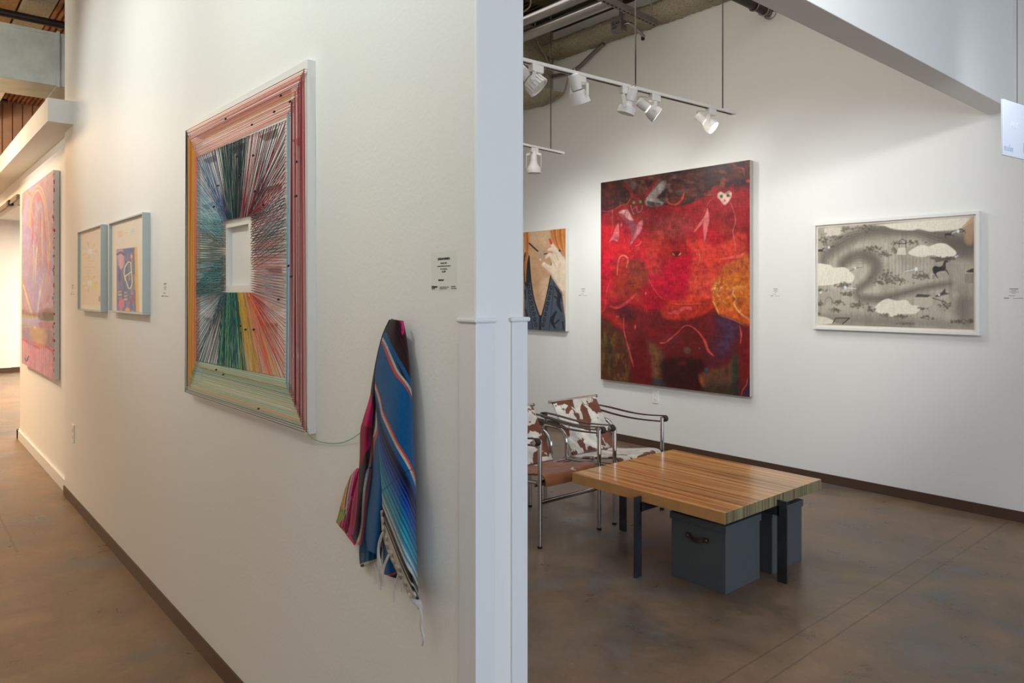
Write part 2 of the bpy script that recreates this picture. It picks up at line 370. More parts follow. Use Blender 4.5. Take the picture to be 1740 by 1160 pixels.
BR, WH = rgb(112, 62, 40), rgb(212, 206, 192)
M['cow_a'] = cow_mat('cowhide_brown_and_white', 0.50, (BR, WH), 3.3)
M['cow_seat_b'] = cow_mat('cowhide_mostly_white', 0.44, (BR, WH), 8.1)
M['cow_seat_a'] = cow_mat('cowhide_mostly_brown', 0.66, (rgb(150, 88, 50), WH), 5.2)

def glass_mat():
    m = bpy.data.materials.new('picture_glass'); m.use_nodes = True; nt = m.node_tree; N = nt.nodes; L = nt.links; N.remove(N['Principled BSDF'])
    t = N.new('ShaderNodeBsdfTransparent'); g = N.new('ShaderNodeBsdfGlossy'); g.inputs['Roughness'].default_value = 0.02
    lw = N.new('ShaderNodeLayerWeight'); lw.inputs[0].default_value = 0.5; pw = N.new('ShaderNodeMath'); pw.operation = 'POWER'; pw.inputs[1].default_value = 5.0; fr = N.new('ShaderNodeMath'); fr.operation = 'MULTIPLY_ADD'; fr.inputs[1].default_value = 0.5; fr.inputs[2].default_value = 0.03
    L.new(lw.outputs['Facing'], pw.inputs[0]); L.new(pw.outputs[0], fr.inputs[0]); mx = N.new('ShaderNodeMixShader')
    L.new(fr.outputs[0], mx.inputs[0]); L.new(t.outputs[0], mx.inputs[1]); L.new(g.outputs[0], mx.inputs[2]); L.new(mx.outputs[0], N['Material Output'].inputs[0])
    return m
M['glass'] = glass_mat()
def corr_mat(name, axis, per, c1_, c2_, c3_):
    m = mat(name, rough=0.6, metal=0.2); nt = m.node_tree; N = nt.nodes; L = nt.links; b = N['Principled BSDF']
    g = N.new('ShaderNodeNewGeometry'); n = N.new('ShaderNodeTexNoise'); n.inputs['Scale'].default_value = 5; n.inputs['Detail'].default_value = 9; n.inputs['Roughness'].default_value = 0.7; L.new(g.outputs['Position'], n.inputs['Vector'])
    r = N.new('ShaderNodeValToRGB'); e = r.color_ramp.elements; e[0].position = 0.35; e[0].color = c1_; e[1].position = 0.68; e[1].color = c3_; x = e.new(0.5); x.color = c2_
    L.new(n.outputs['Fac'], r.inputs[0]); L.new(r.outputs[0], b.inputs['Base Color'])
    return m
M['rust'] = corr_mat('rusty_metal_deck', 0, 0.1, rgb(96, 70, 56), rgb(156, 112, 84), rgb(214, 150, 108))
M['brown_panel'] = mat('brown_ribbed_panel', rgb(172, 134, 108), 0.65, var=0.15, vscale=3)
M['lens'] = mat('lit_lamp_lens', (1, 1, 1, 1), 0.3, emit=(1, 0.97, 0.92, 1), estr=9)
M['lens_off'] = mat('frosted_lamp_lens', rgb(220, 222, 205), 0.3)

# ================================================================== THE SETTING
struct('floor', MB().box((-16, -3.2, -0.1), (5.0, 5.35, 0)), M['floor'], 'brown stained and polished concrete floor')
struct('wall_back', MB().box((-8.3, YB, 0), (5.0, YB + .12, 4.2)), M['wall'], 'white back wall of the seating room')
struct('wall_middle', MB().box((-5.82, YP, 0), (XE, YPB, 4.2)), M['wall'], 'white partition wall carrying the string artwork', bevel=.006)
struct('wall_left', MB().box((-8.3, YW, 0), (-5.82, YPB, 2.66)), M['wall_smooth'], 'white wall piece behind the pink canvas')
struct('wall_front', MB().box((-16, -3.32, 0), (5.0, -3.2, 4.2)), M['wall_smooth'])
struct('wall_far_side', MB().box((-8.42, YPB, 0), (-8.3, 3.0, 4.2)), M['wall_smooth']) if False else None
struct('wall_end', MB().box((-15.45, -3.2, 0), (-15.3, 1.62, 4.2)).box((-15.52, 1.62, 0), (-15.36, 5.35, 4.2)), M['wall_smooth'], 'cream end wall of the far room')
struct('wall_inner', MB().box((-6.9, 2.0, 0), (-6.75, YB, 4.2)), M['wall_smooth'])
mb = MB()
mb.box((5.0, -3.2, 0), (5.12, -2.6, 4.2)).box((5.0, 4.6, 0), (5.12, 5.35, 4.2)).box((5.0, -2.6, 0), (5.12, 4.6, .35)).box((5.0, -2.6, 3.3), (5.12, 4.6, 4.2))
struct('wall_right', mb, M['wall_smooth'])
mb = MB()
for k in range(5): mb.box((5.02, -2.6 + k * 1.8 - .03, .35), (5.08, -2.6 + k * 1.8 + .03, 3.3))
mb.box((5.02, -2.6, .35), (5.08, 4.6, .41)).box((5.02, -2.6, 3.24), (5.08, 4.6, 3.3))
struct('window_1', mb, M['black'])
# header box over the wall beyond the partition, with the lintel of the sliding door
mb = MB().box((-12.4, .775, 2.508), (-5.82, YPB, 2.66)).box((-5.82, .775, 2.508), (-5.50, YP, 2.66))
struct('trim_1', mb, M['wall_smooth'], 'white boxed header running along the wall top')
struct('trim_2', MB().box((-12.4, YW + .005, 2.34), (-8.3, YPB, 2.508)), M['wall_smooth'], 'lintel over the sliding door opening')
struct('ceiling_far', MB().box((-15.4, YPB, 2.66), (-6.9, 5.3, 2.72)), M['wall_smooth'])
struct('wall_upper', MB().box((-12.6, -3.2, 2.66), (-12.5, 5.3, 4.2)), M['brown_panel'])
mb = MB(); yy = -3.1
while yy < 5.2:
    mb.box((-12.5, yy, 2.66), (-12.475, yy + .104, 4.2)); yy += .12
struct('trim_3', mb, M['brown_panel'], 'brown ribbed panelling high on the far wall')
# bulkhead across the right room
struct('trim_4', MB().box((-1.50, YPB, 2.516), (-1.361, YB, 4.2)), M['wall_smooth'], 'white bulkhead beam crossing to the back wall', bevel=.003)
# deck
struct('ceiling_right', MB().box((-7.0, YPB, ZC), (5.1, 5.35, ZC + .1)), M['spray_dark'], 'dark sprayed deck above the seating room')
mb = MB(); y = -3.2; vs = []; per = .11
prof = []; per = .055
while y < 5.3:
    prof += [(y, ZC), (y + .025, ZC), (y + .03, ZC + .03), (y + .05, ZC + .03)]; y += per
n = len(prof)
for x in (-16, -5.0):
    for (py_, pz_) in prof: vs.append((x, py_, pz_))
mb.add(vs, [(i, i + 1, n + i + 1, n + i) for i in range(n - 1)])
struct('ceiling_left', mb, M['rust'], 'rusty corrugated metal deck')
struct('ceiling', MB().box((-16, -3.2, ZC + .1), (5.1, 5.35, ZC + .2)).box((-5.0, -3.2, ZC), (5.1, YPB, ZC + .1)), M['wall_smooth'])
# sprayed beams, lumpy
def lumpy(name, pts_fn, nu, nv, m, amp, seed, label):
    rnd = np.random.RandomState(seed); g = rnd.rand(nu, nv)
    for _ in range(1): g = (g + np.roll(g, 1, 0) + np.roll(g, 1, 1) + np.roll(g, -1, 0)) / 4
    mb = MB(); vs = []
    for i in range(nu):
        for j in range(nv):
            p, nrm = pts_fn(i / (nu - 1), j / (nv - 1)); vs.append(Vector(p) + Vector(nrm) * (g[i, j] - .5) * amp)
    fs = [(i * nv + j, (i + 1) * nv + j, (i + 1) * nv + j + 1, i * nv + j + 1) for i in range(nu - 1) for j in range(nv - 1)]
    mb.add(vs, fs); o = struct(name, mb, m, label, smooth=True); return o
def beam_back(u, v):
    x = -5.35 + u * 3.85; a = (v - .5) * math.pi
    return (x, 5.225 - .25 * math.cos(a) ** .7, 3.865 + .075 * math.sin(a)), (0, -math.cos(a), math.sin(a))
lumpy('trim_5', beam_back, 220, 14, M['spray'], .030, 3, 'pale sprayed beam along the top of the back wall')
struct('trim_6', MB().box((-5.85, YPB, 3.46), (-5.42, YB, 4.1)), M['spray'], 'sprayed beam crossing above the seating room')
def beam_cross(u, v):
    y_ = YPB + u * (YB - YPB); a = math.pi * v
    return (-5.63 + .37 * math.cos(a), y_, 3.44 - .075 * math.sin(a)), (math.cos(a), 0, -math.sin(a))
lumpy('trim_7', beam_cross, 120, 14, M['spray'], .03, 4, 'lumpy sprayed flange under the crossing beam')
yA, yB_ = onz(100, 0, 3.8).y, onz(45, 0, 3.8).y
struct('trim_8', MB().box((-14, yB_, 3.8), (-5.0, yA, 4.12)), M['spray'], 'pale sprayed beam above the corridor')
struct('trim_9', MB().box((-14, yB_ - .9, 3.86), (-5.0, yB_ - .02, 4.12)), M['deck_tan'], 'tan sprayed deck strip above the corridor')
# baseboards
struct('baseboard_middle', MB().box((-5.83, YP - .007, 0), (XE - .053, YP, .066)), M['baseboard'], 'brown vinyl base of the partition')
struct('baseboard_back', MB().box((-6.7, YB - .007, 0), (4.9, YB, .067)), M['baseboard'], 'brown vinyl base of the back wall')
struct('baseboard_left', MB().box((-8.40, YW - .016, 0), (-5.82, YW, .09)).box((-8.40, YW - .016, 0), (-8.3, YPB, .09)), M['trim'], 'tall white base under the pink canvas', bevel=.003)
struct('baseboard_end', MB().box((-15.3, -3.2, 0), (-15.29, 1.62, .09)).box((-15.36, 1.62, 0), (-15.35, 5.3, .09)), M['baseboard'])
# corner guards on the partition end
def guard(name, mb, cap, lab):
    o = struct(name, mb, M['trim'], lab, bevel=.0015)
    c = cap.build('cap', M['trim'], o, bevel=.004, seg=3); return o
def prism(poly, z0, z1):
    n_ = len(poly); return MB().add([(x, y, z0) for x, y in poly] + [(x, y, z1) for x, y in poly], [tuple(range(n_)), tuple(range(2 * n_ - 1, n_ - 1, -1))] + [(i_, (i_ + 1) % n_, (i_ + 1) % n_ + n_, i_ + n_) for i_ in range(n_)])
mb = prism([(-1.236, YP - .005), (XE + .005, YP - .005), (XE + .005, .966), (XE - .001, .966), (XE - .001, YP + .001), (-1.236, YP + .001)], 0, 1.337)
cp = MB().add([(-1.241, YP - .010, 1.337), (XE + .010, YP - .010, 1.337), (XE + .010, .970, 1.337), (XE, .970, 1.337), (XE, YP, 1.337), (-1.241, YP, 1.337)] +
              [(-1.241, YP - .010, 1.347), (XE + .010, YP - .010, 1.347), (XE + .010, .970, 1.347), (XE, .970, 1.347), (XE, YP, 1.347), (-1.241, YP, 1.347)],
              [(0, 1, 2, 3, 4, 5), (11, 10, 9, 8, 7, 6)] + [(i, (i + 1) % 6, (i + 1) % 6 + 6, i + 6) for i in range(6)])
guard('trim_10', mb, cp, 'white corner guard on the near edge of the partition end')
mb = prism([(XE - .001, 1.014), (XE + .005, 1.014), (XE + .005, YPB + .006), (-1.24, YPB + .006), (-1.24, YPB - .001), (XE - .001, YPB - .001)], 0, 1.337)
cp = MB().box((XE, 1.009, 1.337), (XE + .010, YPB + .011, 1.347)).box((-1.245, YPB, 1.337), (XE, YPB + .011, 1.347))
guard('trim_11', mb, cp, 'white corner guard on the far edge of the partition end')
# sliding door rail
a, b = onz(36, 333, 2.3), onz(-30, 392, 2.3)
t = thing('sliding_door_rail', 'grey sliding door rail under the header at the far left', 'rail', (-9.2, .93, 2.28))
MB().box((-12.0, .92, 2.30), (-8.32, .95, 2.34)).box((-12.0, .915, 2.285), (-8.32, .92, 2.31)).build('rail', M['grey_steel'], t)
MB().box((-8.95, .905, 2.275), (-8.80, .95, 2.33)).build('roller', M['black'], t)

# ================================================================== OVERHEAD SERVICES
# rectangular duct
zb, xb = 3.0, -6.547
t = thing('ventilation_duct', 'galvanised rectangular air duct crossing above the corridor', 'duct', (xb - .25, .8, zb))
MB().box((xb - .5, -3.1, zb), (xb, 1.9, zb + .408)).build('duct_body', M['galv'], t, bevel=.004)
mb = MB()
for y_ in (-1.2, .98):
    mb.box((xb - .515, y_, zb - .012), (xb + .015, y_ + .02, zb + .42))
mb.build('flange', M['galv'], t)
mb = MB().box((xb, -3.1, zb + .385), (xb + .006, 1.9, zb + .408)).box((xb, -3.1, zb + .255), (xb + .0015, 1.9, zb + .259))
mb.build('seam', M['galv'], t)
p, q = onz(0, 20.5, 3.65), onz(112, 44, 3.65)
d = (q - p).normalized(); o = MB().tube([p - d * 3, q + d * .8], .032, 16).build('sprinkler_pipe', M['iron'], smooth=True)
tag(o, 'dark iron pipe crossing above the galvanised duct', 'pipe')
p, q = onz(-40, 165, 4.0), onz(13, 172, 4.0)
o = MB().tube([p, q], .028, 12).build('sprinkler_pipe', M['iron'], smooth=True)
tag(o, 'short dark pipe end below the duct in front of brown ribs', 'pipe')
# conduits above the seating room
for (ya, yb_, r_, z_, lab) in ((61, 8, .045, 3.62, 'lower and thicker of the two shiny pipes beneath the sprayed deck'), (36, -14, .043, 3.70, 'upper shiny pipe beneath the sprayed deck, behind the thicker one')):
    p = onz(892, ya, z_)
    o = MB().tube([(-6.7, p.y, z_), (-3.62, p.y, z_)], r_, 20).build('metal_pipe', M['conduit'], smooth=True); tag(o, lab, 'pipe')
p0, p1 = onz(1036, 2, 3.548), onz(1114, 39, 3.548)
t = thing('strut_channel', 'perforated grey strut channel hanging from the deck', 'strut', (p0 + p1) / 2)
d = (p1 - p0).normalized(); p0 = p0 - d * .9
mb = MB().bar(p0, p1, .002, .04, mi=0)
sd = Vector((d.y, -d.x, 0))
mb = MB().bar(p0 + sd * .02, p1 + sd * .02, .003, .042).bar(p0 - sd * .02, p1 - sd * .02, .003, .042).bar(p0 + Vector((0, 0, .02)), p1 + Vector((0, 0, .02)), .042, .003).bar(p0 - Vector((0, 0, .021)), p1 - Vector((0, 0, .021)), .042, .003)
mb.build('channel', M['grey_steel'], t)
mb = MB(); k = 0; L_ = (p1 - p0).length
while k * .05 < L_ - .03:
    c_ = p0 + d * (.03 + k * .05) - Vector((0, 0, .0235)); mb.bar(c_ - d * .013, c_ + d * .013, .014, .002); k += 1
mb.build('slots', M['slot'], t)
o = MB().tube([p1 - d * .06, p1 - d * .06 + Vector((0, 0, .5))], .006, 8).tube([p0 + d * .3, p0 + d * .3 + Vector((0, 0, .5))], .006, 8).build('rod', M['grey_steel'], t)
# junction box
y_ = 4.72; a, b = ony(1039, 37, y_), ony(1055, 53, y_)
t = thing('junction_box', 'small grey electrical junction box with marker writing under the deck', 'junction box', ((a.x + b.x) / 2, y_ + .04, min(a.z, b.z)))
za, zb2 = ony(1047, 34, y_).z, ony(1047, 53.5, y_).z
MB().box((a.x, y_, zb2), (b.x, y_ + .075, za)).build('box_body', M['grey_steel'], t, bevel=.003)
MB().box((a.x - .003, y_ - .004, zb2 - .003), (b.x + .003, y_, za + .003)).build('cover', M['grey_steel'], t, bevel=.001)
MB().box(((a.x + b.x) / 2 + .015, y_ + .02, za), ((a.x + b.x) / 2 + .04, y_ + .04, 4.12)).build('stem', M['grey_steel'], t)
JB = (t, a.x, b.x, y_ - .0045, zb2, za)
p = Vector((b.x, y_ + .04, za * .55 + zb2 * .45))
cend = ony(1094, 62, 5.0)
o = MB().tube(smooth_path([p, p + Vector((.05, .02, 0)), (p + cend) / 2 + Vector((.02, 0, .015)), cend], 6), .014, 12).build('conduit_stub', M['conduit'], t, smooth=True)
MB().lathe(cend - Vector((.01, 0, .03)), (0, 0, 1), [(0, .012), (.004, .016), (.03, .016), (.035, .01)], 12).build('clamp', M['black'], t)
# flexible conduit on the back wall
pts = [ony(x, y, 5.19) for x, y in [(1026, 74), (1012, 86), (996, 102), (982, 115), (971, 121), (955, 126), (935, 129), (905, 126), (880, 120)]]
o = MB().tube(smooth_path(pts, 8), .017, 12).build('flexible_conduit', M['conduit'], smooth=True)
tag(o, 'silvery conduit bending down the top left of the back wall', 'conduit')
pts = [Vector((-5.22, onx(911, 62, -5.22).y - .02, 4.11))] + [onx(x, y, -5.22) for x, y in [(911, 62), (917, 78), (926, 94), (931, 105), (937, 112)]]
o = MB().tube(smooth_path(pts, 6), .006, 8).build('loose_cable', M['cable'], smooth=True); tag(o, 'pale loose cable hanging beneath the shiny pipes', 'cable')
pts = [ony(x, y, 5.16) for x, y in [(966, 128), (963, 142), (959, 155), (951, 165), (941, 171), (930, 174), (921, 176)]]
o = MB().tube(smooth_path(pts, 6), .008, 8).build('loose_cable', M['cable'], smooth=True); tag(o, 'beige cable looping below the crossing sprayed beam by the back wall', 'cable')
# curved cable upper left of right room
pts = [onz(x, y, 3.85) for x, y in [(902, -6), (902, 6), (898, 14), (890, 20)]]
o = MB().tube(smooth_path([Vector((pts[0].x, pts[0].y + .02, 4.11))] + pts, 6), .007, 8).build('loose_cable', M['cable'], smooth=True); tag(o, 'curved pale cable at the top edge beside the partition', 'cable')
# dark pipe at the right of the deck
p, q = ony(1301, 19, 5.16), onz(1250, -8, 3.585)
zz = p.z; d = Vector((0, 1, 0))
t = thing('dark_pipe', 'black pipe stub with clamp ending at the back wall', 'pipe', p)
MB().tube([(p.x, 2.0, zz), (p.x, 5.17, zz)], .034, 16).build('pipe', M['iron'], t, smooth=True)
MB().tube([(p.x + .04 * math.cos(a_), 4.99, zz + .04 * math.sin(a_)) for a_ in [2 * math.pi * i / 20 for i in range(21)]], .006, 8).tube([(p.x, 4.99, zz + .04), (p.x, 4.99, 4.1)], .005, 8).build('hanger_ring', M['conduit'], t, smooth=True)
MB().lathe((p.x, 5.12, zz), (0, 1, 0), [(0, .03), (0, .045), (.02, .045), (.025, .03), (.09, .03), (.10, .05), (.11, .05)], 16).build('end_flange', M['conduit'], t, smooth=True)

# ================================================================== PAINTED SURFACES
class Paint:
    """a numpy raster in photograph units (x0..x1, y0..y1), k samples per unit; sampled onto mesh points as a colour attribute"""
    def __init__(s, x0, y0, x1, y1, k=2.0, seed=0):
        s.x0, s.y0, s.k = x0, y0, k; s.W = int((x1 - x0) * k) + 2; s.H = int((y1 - y0) * k) + 2
        s.a = np.ones((s.H, s.W, 3)) * .8; s.rnd = np.random.RandomState(seed); s.o = (0, 0, 1)
    def T(s, ox, oy, sc): s.o = (ox, oy, sc); return s
    def m(s, pts):
        p = np.asarray(pts, float); return np.stack([(s.o[0] + p[:, 0] / s.o[2] - s.x0) * s.k, (s.o[1] + p[:, 1] / s.o[2] - s.y0) * s.k], 1)
    def blur(s, M_, r):
        r = int(round(r))
        if r < 1: return M_
        for _ in range(2):
            for ax in (0, 1):
                pad = [(0, 0), (0, 0)]; pad[ax] = (r + 1, r)
                c = np.cumsum(np.pad(M_, pad, 'edge'), axis=ax)
                n = M_.shape[ax]
                hi = np.take(c, np.arange(2 * r + 1, 2 * r + 1 + n), axis=ax); lo = np.take(c, np.arange(0, n), axis=ax)
                M_ = (hi - lo) / (2 * r + 1)
        return M_
    def fill(s, c): s.a[:] = np.array(c) / 255.
    def noise(s, sx, sy, oct=3):
        """smooth noise 0..1 with feature size sx, sy (in units)"""
        out = np.zeros((s.H, s.W)); amp = 1; tot = 0
        for o in range(oct):
            nx, ny = max(2, int(s.W / (sx * s.k)) + 3), max(2, int(s.H / (sy * s.k)) + 3)
            g = s.rnd.rand(ny, nx); X = np.linspace(0, nx - 1.001, s.W); Y = np.linspace(0, ny - 1.001, s.H)
            xi, yi = X.astype(int), Y.astype(int); fx, fy = X - xi, Y - yi; fx = fx * fx * (3 - 2 * fx); fy = (fy * fy * (3 - 2 * fy))[:, None]
            v = (g[yi][:, xi] * (1 - fx) + g[yi][:, xi + 1] * fx) * (1 - fy) + (g[yi + 1][:, xi] * (1 - fx) + g[yi + 1][:, xi + 1] * fx) * fy
            out += v * amp; tot += amp; amp *= .55; sx /= 2; sy /= 2
            sx = max(sx, 1 / s.k); sy = max(sy, 1 / s.k)
        return out / tot
    def put(s, mask, c):
        s.a = s.a * (1 - mask[..., None]) + np.array(c) / 255. * mask[..., None]
    def mottle(s, c, sx, sy, lo=.5, hi=.7, al=1.0, oct=3, mask=None):
        n = np.clip((s.noise(sx, sy, oct) - lo) / (hi - lo), 0, 1) * al
        if mask is not None: n = n * mask
        s.put(n, c)
    def grain(s, amt, sx=1, sy=1, mask=None):
        n = (s.noise(sx, sy, 2) - .5) * 2 * amt
        if mask is not None: n = n * mask
        s.a = np.clip(s.a * (1 + n[..., None]), 0, 1)
    def pmask(s, pts, soft=.5, curve=True):
        P = s.m(pts)
        if curve: P = np.array(smooth_path(P, 6, True))
        x0, x1 = max(int(P[:, 0].min()) - 1, 0), min(int(P[:, 0].max()) + 2, s.W); y0, y1 = max(int(P[:, 1].min()) - 1, 0), min(int(P[:, 1].max()) + 2, s.H)
        Mk = np.zeros((s.H, s.W))
        if x1 <= x0 or y1 <= y0: return Mk
        X, Y = np.meshgrid(np.arange(x0, x1) + .0, np.arange(y0, y1) + .0); ins = np.zeros(X.shape, bool)
        for i in range(len(P)):
            ax, ay = P[i]; bx, by = P[(i + 1) % len(P)]
            if ay == by: continue
            c = ((ay > Y) != (by > Y)) & (X < (bx - ax) * (Y - ay) / (by - ay) + ax); ins ^= c
        Mk[y0:y1, x0:x1] = ins
        return s.blur(Mk, soft * s.k)
    def poly(s, pts, c, al=1, soft=.5, curve=True, tex=0, tx=3, ty=3):
        m_ = s.pmask(pts, soft, curve) * al
        if tex: m_ = m_ * np.clip(1 - tex + 2 * tex * s.noise(tx, ty, 3), 0, 1)
        s.put(m_, c)
    def stroke(s, pts, w, c, al=1, soft=.4, curve=True):
        P = s.m(pts); ws = np.array(w if isinstance(w, (list, tuple)) else [w] * len(P), float) / s.o[2] * s.k / 2
        if curve and len(P) > 2:
            Q = np.array(smooth_path(np.column_stack([P, ws]), 6)); P, ws = Q[:, :2], np.maximum(Q[:, 2], 0)
        mw = ws.max() + 2 + soft * s.k
        x0, x1 = max(int(P[:, 0].min() - mw), 0), min(int(P[:, 0].max() + mw) + 1, s.W); y0, y1 = max(int(P[:, 1].min() - mw), 0), min(int(P[:, 1].max() + mw) + 1, s.H)
        if x1 <= x0 or y1 <= y0: return
        X, Y = np.meshgrid(np.arange(x0, x1) + .0, np.arange(y0, y1) + .0); best = np.full(X.shape, 1e9)
        for i in range(len(P) - 1):
            a, b = P[i], P[i + 1]; d = b - a; l2 = max(d @ d, 1e-9)
            t = np.clip(((X - a[0]) * d[0] + (Y - a[1]) * d[1]) / l2, 0, 1)
            dd = np.hypot(X - a[0] - t * d[0], Y - a[1] - t * d[1]) - (ws[i] + (ws[i + 1] - ws[i]) * t)
            best = np.minimum(best, dd)
        sf = max(soft * s.k, .6)
        m_ = np.clip(.5 - best / sf / 2, 0, 1) * al
        sub = s.a[y0:y1, x0:x1]; s.a[y0:y1, x0:x1] = sub * (1 - m_[..., None]) + np.array(c) / 255. * m_[..., None]
    def dot(s, p, rx, ry, c, al=1, soft=.4):
        s.poly([(p[0] + rx * math.cos(a), p[1] + ry * math.sin(a)) for a in [i * math.pi / 4 for i in range(8)]], c, al, soft)
    def sample(s, px, py):
        x = np.clip((px - s.x0) * s.k, 0, s.W - 1.001); y = np.clip((py - s.y0) * s.k, 0, s.H - 1.001)
        xi, yi = x.astype(int), y.astype(int); fx, fy = (x - xi)[:, None], (y - yi)[:, None]
        return (s.a[yi, xi] * (1 - fx) + s.a[yi, xi + 1] * fx) * (1 - fy) + (s.a[yi + 1, xi] * (1 - fx) + s.a[yi + 1, xi + 1] * fx) * fy

def PX(px, y):
    v = ray(px, 0); return v[0] / v[1] * y
def colour_attr(me, rgb_lin):
    a = me.color_attributes.new('paint', 'FLOAT_COLOR', 'POINT'); n = len(rgb_lin)
    d = np.ones((n, 4)); d[:, :3] = rgb_lin; a.data.foreach_set('color', d.ravel())
def grid_mesh(P3, nu, nv):
    me = bpy.data.meshes.new('grid'); me.vertices.add(nu * nv); me.vertices.foreach_set('co', P3.reshape(-1))
    i, j = np.meshgrid(np.arange(nv - 1), np.arange(nu - 1), indexing='ij')
    a = (i * nu + j).ravel(); q = np.stack([a, a + 1, a + nu + 1, a + nu], 1)
    nf = len(q); me.loops.add(nf * 4); me.loops.foreach_set('vertex_index', q.ravel()); me.polygons.add(nf)
    me.polygons.foreach_set('loop_start', np.arange(0, nf * 4, 4)); me.polygons.foreach_set('loop_total', np.full(nf, 4)); me.update(calc_edges=True)
    return me
def painted_rect(name, x0, x1, z0, z1, y, nu, nv, P, gain, m, parent, relief=0):
    """upright rectangle facing -y at y; P is sampled where the photograph shows each point"""
    X, Z = np.meshgrid(np.linspace(x0, x1, nu), np.linspace(z0, z1, nv)); X, Z = X.ravel(), Z.ravel()
    a = -ct * X + st * y; r = st * X + ct * y
    px, py = 870 + F * r / a, HY - F * (Z - CH) / a
    col = P.sample(px, py); lin = np.clip(s2l(col) * np.array(gain), 0.0, .92)
    Y = np.full(X.shape, y) + (P.rnd.rand(len(X)) - .5) * relief
    me = grid_mesh(np.stack([X, Y, Z], 1), nu, nv); colour_attr(me, lin)
    return link(name, me, m, parent)
M['oil'] = vmat('oil_paint', 0.42, bump=0.15, bscale=300, spec=0.35)
M['acrylic'] = vmat('acrylic_paint', 0.5, bump=0.12, bscale=300)
M['print'] = vmat('printed_paper', 0.75)
M['weave'] = vmat('woven_wool', 0.95, bump=0.5, bscale=900, spec=0.05, sheen=0.2)

# ---------------------------------------------------------------- red canvas on the back wall
P = Paint(1016, 262, 1288, 684, 2.4, 5); P.fill((168, 26, 34))
q = P.T(1010, 260, 5.27)
P.mottle((206, 24, 40), 40, 60, .4, .7, .8); P.mottle((120, 22, 28), 50, 40, .5, .75, .7); P.mottle((196, 60, 38), 30, 30, .58, .75, .6)
# sky
sky = P.pmask([(20, 180), (300, 190), (700, 120), (1100, 60), (1400, 40), (1400, 325), (1250, 335), (1060, 370), (960, 400), (830, 460), (700, 475), (640, 465), (540, 490), (470, 485), (430, 400), (330, 400), (290, 455), (230, 465), (160, 515), (20, 525)], 1.2)
P.put(sky, (66, 42, 38)); P.mottle((104, 46, 38), 22, 14, .45, .65, .8, mask=sky); P.mottle((40, 32, 34), 26, 18, .5, .7, .8, mask=sky)
lit = P.pmask([(380, 240), (640, 190), (900, 230), (960, 330), (700, 460), (480, 470), (440, 380)], 6)
P.mottle((122, 96, 88), 14, 8, .4, .7, .75, mask=lit * sky)
P.poly([(450, 420), (560, 290), (640, 250), (620, 330), (560, 400), (620, 450), (540, 480), (470, 470)], (168, 164, 156), .8, 1.2, tex=.6)
P.poly([(470, 430), (540, 440), (600, 450), (560, 475), (490, 470)], (52, 50, 48), .8, .8, tex=.5)
P.poly([(260, 240), (330, 210), (380, 280), (340, 330), (300, 300)], (120, 108, 106), .5, 1.5)
P.mottle((160, 60, 34), 16, 10, .6, .72, .7, mask=sky * P.pmask([(1000, 60), (1400, 40), (1400, 330), (1000, 380)], 6))
P.stroke([(1280, 130), (1330, 140), (1345, 200)], [14, 20, 8], (176, 66, 44), .8, 1); P.stroke([(1060, 110), (1160, 85), (1260, 78)], [6, 10, 5], (150, 60, 40), .7, 1)
P.stroke([(1366, 60), (1368, 330)], 40, (92, 34, 34), .7, 1); P.dot((1380, 250), 22, 14, (232, 80, 40), .9, 1)
# red field bands
P.poly([(20, 525), (200, 500), (400, 480), (620, 480), (860, 460), (1060, 380), (1400, 320), (1400, 700), (900, 640), (400, 640), (20, 640)], (134, 34, 38), .55, 4)
P.poly([(1240, 335), (1400, 325), (1400, 640), (1260, 640)], (176, 34, 40), .6, 2, tex=.4)
P.poly([(560, 600), (760, 560), (900, 640), (800, 760), (560, 740)], (150, 70, 66), .55, 5, tex=.6)
P.poly([(520, 720), (600, 700), (640, 800), (560, 820)], (226, 84, 52), .5, 4, tex=.5)
P.poly([(20, 660), (240, 760), (440, 760), (520, 860), (400, 960), (200, 960), (20, 1100)], (206, 22, 34), .7, 4)
P.poly([(20, 900), (160, 880), (170, 1160), (20, 1160)], (220, 14, 44), .75, 4)
P.poly([(470, 840), (560, 880), (640, 1160), (520, 1160), (470, 980)], (222, 64, 56), .6, 5, tex=.4)
P.poly([(700, 940), (880, 930), (860, 1160), (640, 1200), (620, 1000)], (206, 10, 44), .85, 3, tex=.3)
P.poly([(820, 790), (960, 770), (1100, 830), (1300, 700), (1360, 760), (1340, 900), (1200, 960), (1140, 1080), (1040, 1180), (860, 1180), (870, 960), (900, 900)], (226, 66, 44), .75, 3, tex=.4)
P.poly([(420, 760), (640, 800), (700, 880), (680, 960), (560, 900), (450, 830)], (208, 44, 34), .6, 4)
P.poly([(300, 980), (420, 960), (480, 1060), (480, 1200), (300, 1200)], (120, 56, 34), .8, 3, tex=.5)
P.poly([(180, 980), (300, 980), (300, 1200), (180, 1200)], (178, 40, 30), .6, 3)
P.poly([(1160, 1000), (1300, 940), (1380, 900), (1390, 1180), (1040, 1180), (1120, 1080)], (208, 110, 40), .85, 2, tex=.4)
